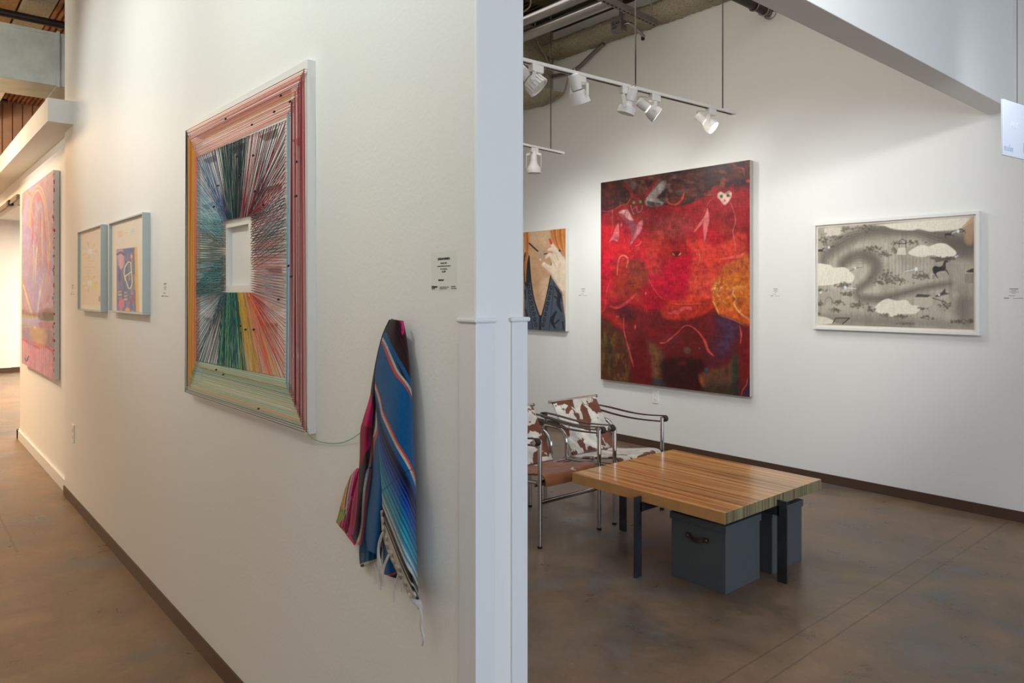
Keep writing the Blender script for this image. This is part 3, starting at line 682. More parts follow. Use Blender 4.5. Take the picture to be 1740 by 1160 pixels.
# left figure
P.poly([(300, 455), (330, 400), (360, 370), (460, 370), (455, 430), (440, 520), (380, 560), (320, 540)], (118, 36, 38), .9, 1)
P.stroke([(340, 390), (320, 330), (275, 285)], [34, 30, 30], (134, 36, 36), .95, .8); P.stroke([(470, 370), (520, 300), (555, 240)], [30, 34, 30], (134, 44, 42), .95, .8)
P.stroke([(455, 385), (500, 350), (560, 265)], 4, (206, 110, 96), .8)
P.dot((352, 440), 13, 14, (62, 168, 74)); P.dot((412, 435), 13, 14, (62, 168, 74))
P.stroke([(325, 470), (340, 520), (352, 545)], 8, (200, 110, 108), .8); P.stroke([(380, 480), (385, 530), (420, 515), (430, 470)], 8, (190, 96, 98), .8); P.stroke([(350, 500), (372, 480)], 8, (190, 96, 98), .8)
P.stroke([(60, 520), (150, 517), (240, 467), (290, 455), (320, 410)], 4, (196, 100, 52), .9); P.stroke([(160, 515), (162, 640), (155, 720)], 4, (206, 96, 50), .8)
P.poly([(215, 530), (290, 500), (330, 560), (380, 640), (430, 600), (420, 680), (360, 770), (315, 825), (330, 720), (280, 620)], (140, 66, 76), .9, .8)
P.poly([(215, 530), (290, 505), (330, 565), (345, 600), (300, 590), (250, 545)], (222, 150, 146), .9, .8); P.poly([(430, 600), (420, 690), (360, 775), (320, 820), (370, 710), (385, 640)], (206, 108, 118), .9, .8)
P.poly([(215, 620), (222, 720), (210, 790), (170, 780), (130, 795), (165, 730)], (210, 100, 102), .95, .6); P.poly([(245, 625), (248, 655), (236, 668), (232, 650)], (210, 110, 110), .9, .5)
# moon
P.poly([(640, 360), (660, 430), (705, 455), (760, 430), (805, 350), (795, 410), (750, 460), (700, 466), (655, 445)], (212, 70, 40), .95, .5)
# right figure
P.poly([(1060, 300), (1120, 330), (1180, 320), (1235, 275), (1250, 290), (1240, 400), (1180, 470), (1100, 440), (1065, 380)], (180, 30, 40), .8, .8)
P.stroke([(1000, 380), (1060, 372), (1065, 400), (1010, 460), (960, 580)], 4, (206, 110, 70), .8)
P.poly([(1105, 360), (1130, 345), (1165, 358), (1200, 336), (1228, 350), (1225, 395), (1190, 450), (1160, 462), (1125, 420), (1100, 395)], (226, 178, 168), 1, .5)
P.dot((1137, 387), 14, 16, (50, 130, 56)); P.dot((1196, 379), 13, 15, (50, 130, 56)); P.dot((1137, 387), 5, 6, (20, 60, 30)); P.dot((1196, 379), 5, 6, (20, 60, 30)); P.dot((1168, 425), 10, 9, (190, 96, 70))
P.poly([(1010, 490), (985, 560), (930, 640), (890, 710), (960, 640), (1000, 570), (1020, 520)], (216, 108, 104), .9, .6); P.poly([(1015, 520), (1030, 590), (1010, 690), (985, 800), (975, 650), (985, 570)], (214, 112, 108), .9, .8)
P.stroke([(1215, 440), (1255, 540), (1262, 620), (1240, 700), (1258, 800), (1265, 880)], 5, (206, 130, 140), .8)
# eyes and curves
P.poly([(680, 890), (740, 880), (790, 890), (760, 920), (720, 918)], (96, 14, 20), .9, 1); P.poly([(695, 890), (720, 915), (705, 912)], (240, 170, 70), 1, .3); P.poly([(778, 888), (750, 915), (768, 912)], (240, 170, 70), 1, .3)
P.stroke([(205, 1090), (215, 960), (255, 915), (300, 950), (285, 1030)], [8, 16, 14, 16, 8], (226, 110, 96), .85)
P.stroke([(370, 830), (400, 820), (420, 790)], 7, (216, 110, 96), .8); P.stroke([(375, 900), (385, 855), (405, 850)], 7, (196, 80, 70), .8)
P.stroke([(930, 870), (945, 940), (930, 1000)], [6, 14, 8], (222, 100, 80), .8); P.stroke([(1120, 950), (1220, 935), (1300, 925), (1360, 880)], [10, 22, 30, 12], (226, 90, 70), .95, .6); P.stroke([(1190, 990), (1230, 1050), (1275, 1040), (1280, 970)], 5, (206, 110, 100), .7)
P.mottle((206, 80, 40), 5, 5, .6, .75, .6, mask=P.pmask([(1120, 840), (1280, 840), (1300, 930), (1120, 950)], 3))
# lower half
P.T(1010, 470, 5.27)
P.poly([(40, 340), (300, 300), (600, 280), (1000, 240), (1400, 440), (1400, 900), (1300, 1100), (1000, 1100), (500, 980), (40, 920)], (104, 28, 28), .85, 6)
P.poly([(620, 200), (880, 160), (1040, 190), (1060, 280), (900, 370), (640, 380), (600, 300)], (216, 50, 30), .85, 2, tex=.3)
P.poly([(880, 140), (1000, 160), (1040, 190), (860, 230), (730, 230)], (234, 62, 38), .9, 1.5)
P.poly([(420, 90), (640, 80), (640, 250), (560, 300), (440, 260)], (178, 10, 36), .8, 3)
P.poly([(480, 0), (860, 0), (820, 180), (700, 210), (560, 120)], (208, 12, 46), .8, 3, tex=.4)
P.poly([(860, 0), (1150, 0), (1060, 180), (870, 140)], (232, 72, 52), .8, 3, tex=.5)
P.poly([(1060, 60), (1150, 0), (1400, 0), (1400, 420), (1330, 440), (1240, 390), (1120, 340), (1060, 220)], (216, 106, 30), .95, 1, tex=.25)
P.mottle((232, 150, 70), 6, 8, .5, .7, .7, mask=P.pmask([(1080, 80), (1380, 20), (1390, 300), (1200, 300), (1070, 220)], 4))
P.poly([(1110, 260), (1200, 300), (1360, 330), (1400, 420), (1300, 410), (1150, 350)], (234, 86, 30), .85, 1.5)
P.stroke([(1060, 220), (1090, 270), (1115, 340)], 7, (244, 206, 80), .9); P.stroke([(1120, 350), (1240, 385), (1330, 430), (1395, 470)], [5, 8, 10, 8], (236, 206, 170), .9)
P.stroke([(1250, 90), (1240, 150), (1270, 200), (1250, 240), (1300, 320), (1380, 380)], [5, 8, 10, 8, 14, 6], (238, 200, 140), .8, .8); P.mottle((236, 196, 130), 2, 3, .6, .75, .8, mask=P.pmask([(1060, 60), (1160, 60), (1120, 240), (1060, 200)], 1))
P.poly([(1090, 350), (1300, 410), (1400, 470), (1320, 560), (1290, 680), (1120, 800), (1000, 780), (990, 640), (1070, 480)], (92, 32, 44), .9, 3)
P.poly([(1090, 350), (1240, 400), (1290, 470), (1230, 600), (1150, 720), (1110, 620), (1140, 480)], (78, 52, 84), .8, 4, tex=.2)
P.poly([(40, 60), (130, 20), (110, 260), (50, 320)], (196, 22, 36), .8, 2); P.poly([(200, 20), (420, 10), (400, 160), (220, 200)], (150, 48, 30), .7, 4, tex=.5)
P.poly([(40, 330), (200, 330), (250, 440), (160, 440)], (170, 26, 26), .85, 3); P.poly([(160, 380), (300, 380), (290, 460), (240, 460)], (190, 50, 30), .5, 3)
P.poly([(215, 250), (330, 260), (390, 320), (320, 400), (240, 400)], (84, 26, 34), .8, 4)
P.poly([(480, 440), (740, 440), (760, 540), (600, 600), (500, 560)], (134, 22, 26), .7, 4)
P.poly([(600, 560), (700, 520), (760, 520), (760, 560), (640, 600)], (100, 66, 86), .5, 4)
# legs and undergrowth
P.poly([(50, 380), (180, 450), (290, 560), (330, 760), (320, 940), (50, 915)], (86, 52, 26), .9, 3, tex=.4, tx=3, ty=14); P.mottle((140, 104, 46), 4, 14, .5, .7, .6, mask=P.pmask([(60, 500), (320, 600), (320, 930), (60, 910)], 4))
P.poly([(100, 560), (140, 540), (150, 760), (130, 800), (110, 700)], (40, 52, 34), .6, 3)
P.poly([(460, 580), (560, 620), (640, 720), (640, 940), (520, 960), (500, 780)], (122, 84, 48), .9, 3, tex=.4, tx=3, ty=8)
P.poly([(600, 740), (760, 720), (960, 740), (1000, 800), (960, 880), (1000, 1030), (640, 980), (600, 860)], (52, 18, 20), .95, 4, tex=.2)
P.poly([(540, 900), (640, 940), (640, 1000), (520, 970)], (46, 54, 66), .8, 3); P.poly([(960, 860), (1150, 810), (1300, 700), (1300, 1060), (1010, 1030)], (104, 74, 46), .9, 3, tex=.45, tx=3, ty=10)
P.poly([(1240, 740), (1300, 720), (1310, 1060), (1240, 1050)], (38, 58, 50), .8, 2.5); P.poly([(1000, 960), (1280, 960), (1300, 1070), (1000, 1030)], (52, 50, 38), .7, 4)
P.poly([(1300, 500), (1400, 480), (1400, 940), (1300, 1060)], (124, 24, 24), .9, 3); P.poly([(330, 600), (440, 560), (500, 720), (500, 960), (330, 940)], (112, 18, 24), .85, 3)
P.poly([(930, 880), (960, 880), (990, 990), (950, 960)], (196, 96, 40), .8, 1.5); P.poly([(1340, 960), (1400, 900), (1400, 1075), (1310, 1065)], (52, 40, 68), .8, 3)
P.poly([(740, 770), (830, 760), (800, 800)], (120, 26, 30), .8, 2); P.poly([(990, 815), (1015, 820), (1010, 855), (990, 850)], (40, 84, 140), .9, .6)
P.poly([(800, 640), (840, 630), (870, 660), (840, 690), (810, 680)], (120, 96, 80), .7, 1, tex=.4); P.dot((940, 640), 12, 8, (150, 130, 110), .8)
P.poly([(650, 325), (740, 300), (790, 270), (870, 268), (865, 310), (840, 290), (790, 300), (745, 335)], (220, 76, 78), .95, .5)
P.stroke([(700, 238), (760, 246), (860, 245), (960, 238)], 5, (234, 120, 80), .8)
P.stroke([(145, 265), (200, 275), (280, 240), (375, 150)], [10, 26, 28, 12], (206, 62, 66), .9, .6)
P.stroke([(262, 370), (265, 480), (300, 620), (330, 730), (352, 810)], [10, 10, 14, 16, 4], (206, 70, 72), .9); P.dot((366, 452), 8, 22, (206, 80, 70)); P.dot((205, 358), 18, 10, (206, 76, 56)); 
P.stroke([(585, 592), (640, 585), (740, 505), (815, 438), (900, 465), (980, 560), (1020, 660), (1070, 710)], [6, 16, 8, 8, 10, 20, 22, 5], (226, 76, 64), .95)
P.stroke([(1300, 440), (1315, 520), (1305, 600)], [5, 16, 4], (206, 86, 76), .9); P.stroke([(1372, 910), (1360, 970), (1330, 1010), (1318, 1060)], [8, 12, 10, 8], (216, 60, 30), .95)
P.stroke([(480, 0), (520, 90), (580, 170), (630, 205)], 3, (226, 150, 110), .8); P.stroke([(150, 20), (110, 130), (95, 270), (60, 320)], 4, (216, 110, 90), .8); P.dot((460, 150), 5, 14, (226, 150, 130), .9)
P.grain(.10, 1.5, 6); P.grain(.10, 9, 2.5); P.grain(.14, 8, 8); P.grain(.05, .8, .8)
P.mottle((226, 90, 70), 2, 7, .66, .8, .35, mask=P.pmask([(40, -700), (1390, -700), (1390, 250), (40, 300)], 6)); P.mottle((92, 20, 24), 7, 9, .56, .78, .35); P.a = (P.a * .90 + P.a.mean(2, keepdims=True) * .10) * .90
yf = YB - .052
x0, x1, z0, z1 = PX(1021, yf), PX(1274, yf), ony(1274, 674.5, yf).z, ony(1274, 271.5, yf).z
t = thing('red_painting', 'large red painting with horned figure and green-eyed owl face on back wall', 'painting', ((x0 + x1) / 2, YB - .03, z0))
MB().box((x0 + .001, yf + .0015, z0 + .001), (x1 - .001, YB - .003, z1 - .001)).build('stretcher_canvas', M['linen'], t)
painted_rect('painted_face', x0, x1, z0, z1, yf, 340, 400, P, (1.12, 1.12, 1.12), M['oil'], t)

# ---------------------------------------------------------------- black and white landscape
P = Paint(1376, 350, 1672, 580, 2.4, 7); P.fill((176, 168, 150)); P.T(1370, 350, 4.703)
P.mottle((150, 142, 126), 40, 30, .4, .7, .7); P.mottle((198, 190, 172), 30, 30, .5, .7, .6); P.mottle((140, 132, 118), 2.5, 60, .55, .75, .45)
G1, G2 = (108, 100, 88), (84, 76, 68)
for (w_, al, c_) in ((130, .5, G1), (90, .45, G2), (30, .14, (66, 60, 54))):
    P.stroke([(1330, 300), (1200, 300), (1050, 240), (850, 200), (620, 190), (420, 230), (260, 310), (150, 400), (140, 480)], [w_ * 1.3, w_ * 1.2, w_, w_ * .8, w_ * .8, w_ * .8, w_ * .8, w_ * .6, w_ * .4], c_, al, 8)
    P.stroke([(280, 520), (310, 440), (420, 390), (520, 420), (560, 500), (500, 600), (420, 660), (430, 730), (600, 740), (800, 690), (1000, 640), (1150, 620)], [w_ * .5, w_ * .7, w_ * .8, w_ * .9, w_ * .9, w_ * .6, w_ * .5, w_ * .5, w_ * .5, w_ * .4, w_ * .3, w_ * .2], c_, al, 6)
P.poly([(1100, 230), (1340, 250), (1340, 430), (1200, 420), (1100, 330)], (96, 88, 80), .6, 8); P.poly([(1180, 780), (1260, 700), (1330, 780), (1300, 930), (1200, 900)], (92, 84, 78), .6, 9)
P.poly([(80, 860), (700, 880), (1300, 940), (1340, 980), (80, 940)], (120, 112, 98), .6, 6)
for k in range(7):
    pts = [(140 + k * 14, 440 - k * 6), (260, 320 - k * 12), (440, 236 - k * 8), (640, 196 + k * 6), (860, 196 + k * 8), (1080, 246 + k * 14)]
    P.stroke(pts, 4, (70, 64, 58) if k % 2 else (150, 142, 128), .3, 1)
    P.stroke([(300 + k * 6, 470 - k * 4), (420, 400 + k * 12), (520 + k * 6, 450), (540 + k * 5, 520), (440 + k * 6, 640), (470, 700 + k * 8), (680, 730 - k * 4), (900, 670 - k * 4)], 4, (76, 70, 62) if k % 2 else (152, 144, 128), .28, 1)
CL = (222, 214, 194)
P.poly([(600, 145), (1330, 90), (1250, 170), (1180, 190), (1070, 200), (1040, 200), (990, 205), (900, 185), (840, 195), (740, 190), (680, 180), (630, 160)], CL, .97, .8)
P.poly([(815, 370), (870, 330), (930, 310), (980, 320), (1050, 298), (1110, 300), (1160, 330), (1200, 370), (1180, 400), (1110, 415), (1040, 400), (1000, 392), (930, 408), (850, 395)], CL, 1, .5)
P.poly([(60, 470), (180, 468), (220, 490), (310, 490), (360, 530), (385, 570), (360, 610), (280, 612), (180, 632), (60, 620)], CL, 1, .6)
P.poly([(548, 810), (590, 765), (650, 740), (720, 755), (800, 750), (840, 790), (900, 790), (915, 820), (870, 860), (800, 862), (740, 868), (690, 884), (620, 865), (560, 845)], CL, 1, .5)
P.poly([(60, 885), (140, 885), (200, 905), (225, 935), (60, 945)], CL, .9, .6); P.poly([(150, 175), (275, 172), (270, 225), (200, 245), (155, 235)], (206, 196, 180), .9, .5)
P.poly([(1340, 85), (1335, 290), (1270, 290), (1270, 160)], (176, 142, 112), .8, 2); P.stroke([(1338, 90), (1250, 165)], 8, (206, 140, 90), .8)
rn = np.random.RandomState(4)
for (x, y, w_, h_, n_) in ((135, 270, 50, 40, 14), (250, 250, 70, 22, 14), (310, 185, 40, 20, 8), (480, 175, 110, 24, 22), (520, 340, 60, 30, 18), (620, 380, 50, 25, 14), (700, 355, 40, 25, 8), (860, 290, 60, 18, 14), (710, 295, 40, 14, 8), (640, 540, 40, 30, 12), (690, 590, 130, 32, 40), (590, 610, 40, 18, 8), (930, 560, 80, 32, 24), (1060, 420, 60, 14, 12), (1150, 415, 50, 12, 8), (300, 630, 60, 22, 14), (320, 700, 50, 22, 14), (110, 780, 30, 30, 8), (250, 770, 40, 24, 10), (235, 830, 40, 22, 10), (410, 790, 60, 24, 16), (520, 830, 40, 26, 12), (1110, 790, 50, 36, 16), (770, 880, 60, 14, 10), (800, 940, 60, 8, 8), (1220, 925, 70, 20, 18), (1310, 920, 30, 16, 8), (100, 860, 20, 12, 5), (960, 890, 60, 20, 8), (930, 820, 30, 12, 5), (640, 870, 30, 12, 5), (130, 670, 40, 14, 6)):
    for _ in range(int(n_ * 2.2)): P.dot((x + rn.randn() * w_ * .55, y + rn.randn() * h_ * .5), 5 + rn.rand() * 7, 4 + rn.rand() * 5, (lambda g_: (84 + g_, 78 + g_, 66 + g_))(rn.randint(24)), .6, .5)
for k in range(26):
    x = 640 + k * 14 + rn.randint(6); P.stroke([(x, 400), (x, 540)], 5, (120, 112, 100) if k % 2 else (186, 178, 160), .35, .8, False)
for k in range(10): x = 1150 + k * 16; P.stroke([(x, 470), (x, 700)], 5, (130, 122, 110), .35, .8, False)
# well, tower, houses
P.poly([(735, 330), (790, 330), (800, 388), (720, 388)], (206, 198, 180), 1, .3, False); P.stroke([(742, 330), (742, 280), (770, 262), (795, 280), (795, 330)], 5, (60, 56, 52), .9, .3, False); P.stroke([(735, 300), (800, 300)], 8, (76, 70, 64), .8, .3)
P.poly([(860, 730), (1005, 725), (1005, 790), (960, 815), (860, 790)], (186, 178, 160), .95, .4, False); P.poly([(870, 725), (890, 702), (995, 710), (970, 728)], (70, 66, 62), .9, .4, False); P.stroke([(1010, 735), (1110, 765)], 8, (90, 84, 78), .9)
P.poly([(1265, 540), (1340, 540), (1340, 620), (1265, 615)], (140, 132, 118), .8, .6, False); P.poly([(1280, 525), (1310, 505), (1340, 500), (1340, 528)], (60, 54, 56), .9, .5)
P.poly([(215, 930), (235, 897), (340, 897), (300, 938)], (132, 124, 108), 1, .3, False); P.stroke([(212, 935), (235, 895), (345, 895)], 7, (66, 60, 56), 1, .3, False); P.stroke([(345, 895), (292, 940)], 8, (60, 56, 52), 1, .3, False)
P.stroke([(150, 790), (150, 750), (178, 725), (205, 745), (205, 790)], 4, (104, 98, 86), .9, .3, False)
# running horses and riders
H_ = (52, 46, 46)
def horse(x, y, k, fl=1):
    P.poly([(x - 50 * k, y - 8 * k), (x - 10 * k, y - 16 * k), (x + 25 * k, y - 10 * k), (x + 20 * k, y + 12 * k), (x - 30 * k, y + 14 * k), (x - 52 * k, y + 10 * k)], H_, .9, .35)
    P.stroke([(x + 20 * k, y - 5 * k), (x + 40 * k, y - 30 * k), (x + 58 * k, y - 30 * k)], [16 * k, 12 * k, 8 * k], H_, .9, .35); P.stroke([(x + 18 * k, y + 8 * k), (x + 60 * k, y + 18 * k), (x + 70 * k, y + 38 * k)], [9 * k, 6 * k, 4 * k], H_, .9, .3)
    P.stroke([(x - 40 * k, y + 8 * k), (x - 50 * k, y + 36 * k), (x - 30 * k, y + 55 * k)], [12 * k, 7 * k, 4 * k], H_, .9, .3)
P.poly([(1010, 500), (1028, 480), (1065, 486), (1095, 476), (1114, 490), (1102, 516), (1070, 520), (1042, 532), (1018, 538)], H_, 1, .3); P.stroke([(1100, 495), (1104, 462), (1112, 440), (1132, 446)], [30, 20, 16, 9], H_, 1, .3); P.stroke([(1100, 500), (1105, 460), (1130, 425), (1150, 440)], [26, 20, 14, 6], (72, 64, 60), .9, .4)
P.stroke([(1085, 505), (1120, 515), (1138, 548)], [14, 9, 5], H_, .95, .3); P.stroke([(1030, 520), (1035, 550), (1052, 575)], [16, 10, 5], H_, .95, .3); P.stroke([(1040, 440), (1130, 420), (1190, 425)], [20, 26, 10], (92, 84, 74), .8, .8)
horse(115, 355, .55); P.stroke([(180, 330), (230, 320)], [12, 5], (70, 64, 60), .9); horse(1140, 225, .6); P.stroke([(1200, 200), (1240, 185), (1275, 215)], [10, 8, 4], (70, 62, 58), .9); P.stroke([(1200, 205), (1245, 205), (1270, 190)], 6, (70, 62, 58), .8)
P.poly([(1030, 720), (1080, 690), (1110, 660), (1115, 690), (1145, 700), (1090, 712), (1060, 725)], (72, 66, 66), .9, .4); P.stroke([(350, 520), (400, 495), (450, 490)], [8, 8, 4], (120, 112, 100), .8)
for (x, y, r_) in ((182, 330, 9), (1213, 200, 12), (390, 495, 8), (878, 503, 13), (312, 651, 11), (115, 690, 8), (1062, 710, 9), (1195, 405, 8), (1210, 398, 5)): P.dot((x, y), r_, r_ * 1.2, (222, 222, 226), .95, .3)
P.stroke([(786, 524), (865, 506)], 6, (214, 212, 208), .9, .3); P.stroke([(322, 652), (395, 660)], 6, (214, 212, 208), .9, .3); P.stroke([(1165, 215), (1200, 205)], 8, (206, 204, 200), .9, .3)
P.grain(.06, 1, 1); P.grain(.05, 1, 8)
yf = YB - .04
fx0, fx1, fz0, fz1 = PX(1381, yf), PX(1664, yf), ony(1664, 570, yf).z, ony(1664, 358, yf).z
t = thing('framed_drawing', 'white framed grey landscape drawing with pale clouds and running horses', 'framed drawing', ((fx0 + fx1) / 2, YB - .03, fz0))
bw = .020
mb = MB().box((fx0, yf, fz0), (fx1, YB, fz0 + bw)).box((fx0, yf, fz1 - bw), (fx1, YB, fz1)).box((fx0, yf, fz0 + bw), (fx0 + bw, YB, fz1 - bw)).box((fx1 - bw, yf, fz0 + bw), (fx1, YB, fz1 - bw))
mb.build('frame', M['white_frame'], t, bevel=.0015)
MB().box((fx0 + bw, YB - .024, fz0 + bw), (fx1 - bw, YB - .004, fz1 - bw)).build('mat_board', M['paper'], t)
painted_rect('drawing', fx0 + .033, fx1 - .035, fz0 + .036, fz1 - .033, YB - .026, 330, 240, P, (1.12, 1.14, 1.16), M['print'], t)
MB().quad((fx0 + bw, YB - .033, fz0 + bw), (fx1 - bw, YB - .033, fz0 + bw), (fx1 - bw, YB - .033, fz1 - bw), (fx0 + bw, YB - .033, fz1 - bw)).build('glass', M['glass'], t, recalc=False)

# ---------------------------------------------------------------- portrait of hand and necklace
P = Paint(870, 376, 978, 576, 3, 9); P.fill((188, 148, 112)); P.T(880, 370, 5.527)
P.poly([(100, 120), (460, 90), (460, 700), (220, 930), (110, 500)], (186, 146, 110), 1, 2); P.poly([(110, 120), (310, 110), (300, 260), (110, 240)], (200, 168, 132), .8, 5); P.poly([(300, 180), (320, 150), (440, 150), (440, 520), (330, 420)], (170, 110, 66), .5, 4)
P.poly([(180, 640), (290, 560), (270, 760), (215, 920), (170, 800)], (204, 176, 146), .7, 4); P.poly([(150, 560), (215, 620), (215, 900), (170, 800)], (164, 116, 78), .45, 4)
DR = (72, 80, 90)
P.poly([(60, 350), (100, 340), (120, 560), (150, 760), (200, 920), (225, 920), (270, 760), (310, 540), (380, 640), (440, 760), (450, 1080), (60, 1060)], DR, 1, .5, False)
P.poly([(60, 350), (100, 345), (118, 560), (90, 640), (60, 600)], (34, 34, 40), .9, .6)
P.stroke([(105, 360), (118, 560), (150, 760), (205, 925), (222, 920), (262, 770), (312, 530)], 10, (24, 22, 26), 1, .3); P.stroke([(85, 600), (110, 820), (140, 1050)], 6, (34, 34, 42), .8, .4); P.stroke([(340, 600), (320, 820), (290, 1060)], 6, (34, 34, 42), .8, .4); P.stroke([(210, 925), (208, 1060)], 20, (28, 26, 30), .9, .5)
for i in range(8):
    f = i / 7; P.dot((100 + 70 * f, 645 + 360 * f), 13, 20, (26, 26, 32), .9); P.dot((100 + 70 * f, 645 + 360 * f), 5, 7, (110, 120, 130), .9)
    P.dot((312 - 75 * f, 655 + 350 * f), 13, 20, (26, 26, 32), .9); P.dot((312 - 75 * f, 655 + 350 * f), 5, 7, (100, 110, 120), .9)
for pts in ([(350, 650), (390, 720), (380, 800), (410, 880)], [(360, 880), (320, 960), (350, 1040)], [(410, 700), (420, 780)], [(345, 740), (375, 760)], [(385, 960), (340, 1000)], [(420, 980), (430, 1050)], [(66, 680), (70, 760)], [(75, 860), (90, 940)]): P.stroke(pts, [14] + [34] * (len(pts) - 2) + [12], (30, 30, 36), .9, .5)
# hair
for k in range(5): P.stroke([(66 + k * 9, 130), (70 + k * 9, 240), (80 + k * 5, 330), (64 + k * 4, 440), (72, 600)], [14, 12, 10, 8, 4], [(176, 104, 50), (206, 140, 82), (150, 84, 38)][k % 3], .95, .5)
P.poly([(315, 110), (450, 98), (450, 300), (400, 290), (350, 250), (318, 180)], (170, 100, 50), .95, 1.5)
for k in range(7): P.stroke([(325 + k * 18, 110), (335 + k * 16, 180), (360 + k * 13, 260), (390 + k * 9, 310)], 8, [(200, 132, 70), (150, 82, 34), (214, 150, 92)][k % 3], .75, .6)
# necklace
P.stroke([(108, 240), (150, 280), (190, 315)], 13, (34, 34, 40), 1, .3); P.stroke([(245, 340), (275, 335)], 10, (34, 34, 40), 1, .3)
P.stroke([(190, 320), (205, 300), (215, 340), (210, 375), (240, 345), (235, 310), (215, 320)], 6, (150, 150, 156), .95, .3); P.dot((210, 392), 7, 9, (236, 200, 206))
P.dot((392, 320), 16, 22, (40, 36, 42)); P.dot((398, 326), 8, 10, (170, 170, 176)); P.stroke([(318, 410), (312, 450)], 8, (40, 36, 36), .9)
# hand
HN, HS = (212, 190, 162), (176, 142, 108)
P.poly([(330, 420), (400, 360), (450, 420), (450, 780), (420, 700), (380, 650), (310, 540), (300, 480)], HN, 1, .7); P.poly([(415, 700), (450, 700), (450, 960), (425, 800)], (200, 170, 140), 1, .8)
P.stroke([(245, 440), (300, 480), (350, 520)], [44, 56, 70], HN, 1, .6); P.stroke([(262, 380), (285, 350), (320, 360), (360, 450)], [16, 30, 44, 70], HN, 1, .6); P.stroke([(290, 298), (330, 300), (380, 380)], [26, 36, 60], HN, 1, .6); P.stroke([(310, 235), (345, 290), (410, 400)], [30, 40, 60], HN, 1, .6)
P.stroke([(300, 200), (312, 238)], [14, 26], (200, 50, 66), 1, .3); P.stroke([(300, 318), (350, 330), (380, 400)], 5, HS, .8, .5); P.stroke([(295, 385), (330, 410), (350, 450)], 6, HS, .8, .6); P.stroke([(240, 462), (300, 510), (330, 560), (400, 660)], 6, HS, .7, .8); P.stroke([(400, 420), (380, 520), (390, 600)], 10, (186, 160, 128), .5, 2); P.dot((245, 430), 12, 14, (230, 212, 190), .9)
P.stroke([(395, 690), (430, 730)], 8, (160, 120, 86), .8)
P.grain(.04, 1, 1); P.grain(.05, 6, 6)
yf = YB - .05
x0, x1, z0, z1 = -6.35, PX(961, yf), ony(961, 563, yf).z, ony(961, 388, yf).z
t = thing('portrait_painting', 'painting of a hand touching a necklace above grey lace, partly behind the partition', 'painting', ((x0 + x1) / 2, YB - .03, z0))
MB().box((x0, yf + .0015, z0 + .001), (x1 - .001, YB - .003, z1 - .001)).build('stretcher_canvas', M['canvas_white'], t)
painted_rect('painted_face', x0, x1, z0, z1, yf, 200, 220, P, (1.2, 1.22, 1.25), M['acrylic'], t)

# ---------------------------------------------------------------- pink abstract canvas
P = Paint(28, 280, 112, 656, 3, 11); P.fill((206, 150, 150)); P.T(30, 280, 3.137)
P.mottle((188, 150, 180), 14, 30, .42, .65, .7); P.mottle((222, 146, 138), 12, 20, .5, .7, .6); P.mottle((190, 116, 120), 14, 24, .55, .72, .6)
P.poly([(20, 150), (60, 150), (70, 500), (40, 640), (20, 640)], (186, 156, 190), .6, 3); P.poly([(40, 660), (110, 500), (150, 560), (130, 800), (60, 780)], (176, 150, 196), .45, 4)
for k, (c_, w_) in enumerate((((236, 186, 120), 9), ((226, 120, 96), 6), ((240, 200, 140), 6), ((222, 96, 100), 5), ((206, 130, 120), 6))):
    P.stroke([(64 + k * 3, 330), (70 + k * 3, 200), (95 + k * 2, 120 + k * 10), (128 - k * 3, 130 + k * 10), (152 - k * 4, 240), (168 - k * 6, 420), (160, 560)], w_, c_, .85, .6)
for k in range(26):
    x = 62 + rn.rand() * 90; y = 150 + rn.rand() * 300; l = 60 + rn.rand() * 240; c_ = [(238, 186, 110), (226, 84, 84), (240, 204, 150), (206, 110, 96), (236, 140, 110), (190, 140, 170)][rn.randint(6)]
    P.stroke([(x, y), (x + rn.randn() * 6, y + l * .5), (x + rn.randn() * 9, y + l)], [3 + rn.rand() * 5, 5, 2], c_, .75, .5)
P.stroke([(42, 128), (24, 260)], 8, (238, 140, 84), .9); P.stroke([(42, 125), (72, 165)], 12, (240, 140, 80), .95, .4); P.dot((108, 175), 16, 22, (224, 110, 110), .7, 1)
for pts, c_ in (([(20, 600), (60, 740), (90, 880)], (240, 150, 96)), ([(22, 720), (50, 800), (92, 900)], (238, 130, 80)), ([(30, 640), (70, 780), (100, 880)], (242, 206, 130)), ([(140, 580), (110, 740), (88, 880)], (240, 190, 120)), ([(160, 560), (150, 700), (120, 860)], (226, 150, 120))): P.stroke(pts, [6, 10, 8], c_, .9, .5)
P.stroke([(120, 640), (110, 760), (104, 820)], 7, (206, 200, 226), .9)
P.poly([(20, 770), (90, 790), (170, 760), (170, 810), (20, 800)], (150, 70, 66), .6, 2, tex=.4); P.stroke([(20, 800), (80, 812)], 8, (170, 190, 30), .95); P.stroke([(100, 828), (190, 836)], 9, (170, 190, 30), .95); P.stroke([(20, 850), (70, 858)], 8, (160, 180, 30), .95); P.stroke([(110, 872), (190, 885)], 8, (176, 196, 30), .95)
P.poly([(20, 810), (190, 840), (190, 870), (20, 848)], (190, 156, 186), .9, 1); P.poly([(120, 790), (190, 790), (190, 830), (120, 826)], (100, 80, 60), .8, 1.5); P.poly([(120, 838), (190, 842), (190, 874), (120, 868)], (206, 90, 96), .7, 1)
P.poly([(20, 870), (90, 880), (80, 950), (20, 920)], (166, 130, 146), .9, 2); P.poly([(130, 880), (190, 890), (190, 1000), (140, 960)], (160, 110, 116), .9, 2); P.poly([(70, 880), (150, 880), (150, 950), (110, 980), (80, 940)], (226, 160, 100), .9, 2.5, tex=.3)
P.poly([(20, 930), (60, 960), (100, 980), (150, 980), (190, 1000), (190, 1160), (20, 1080)], (228, 180, 176), .95, 2)
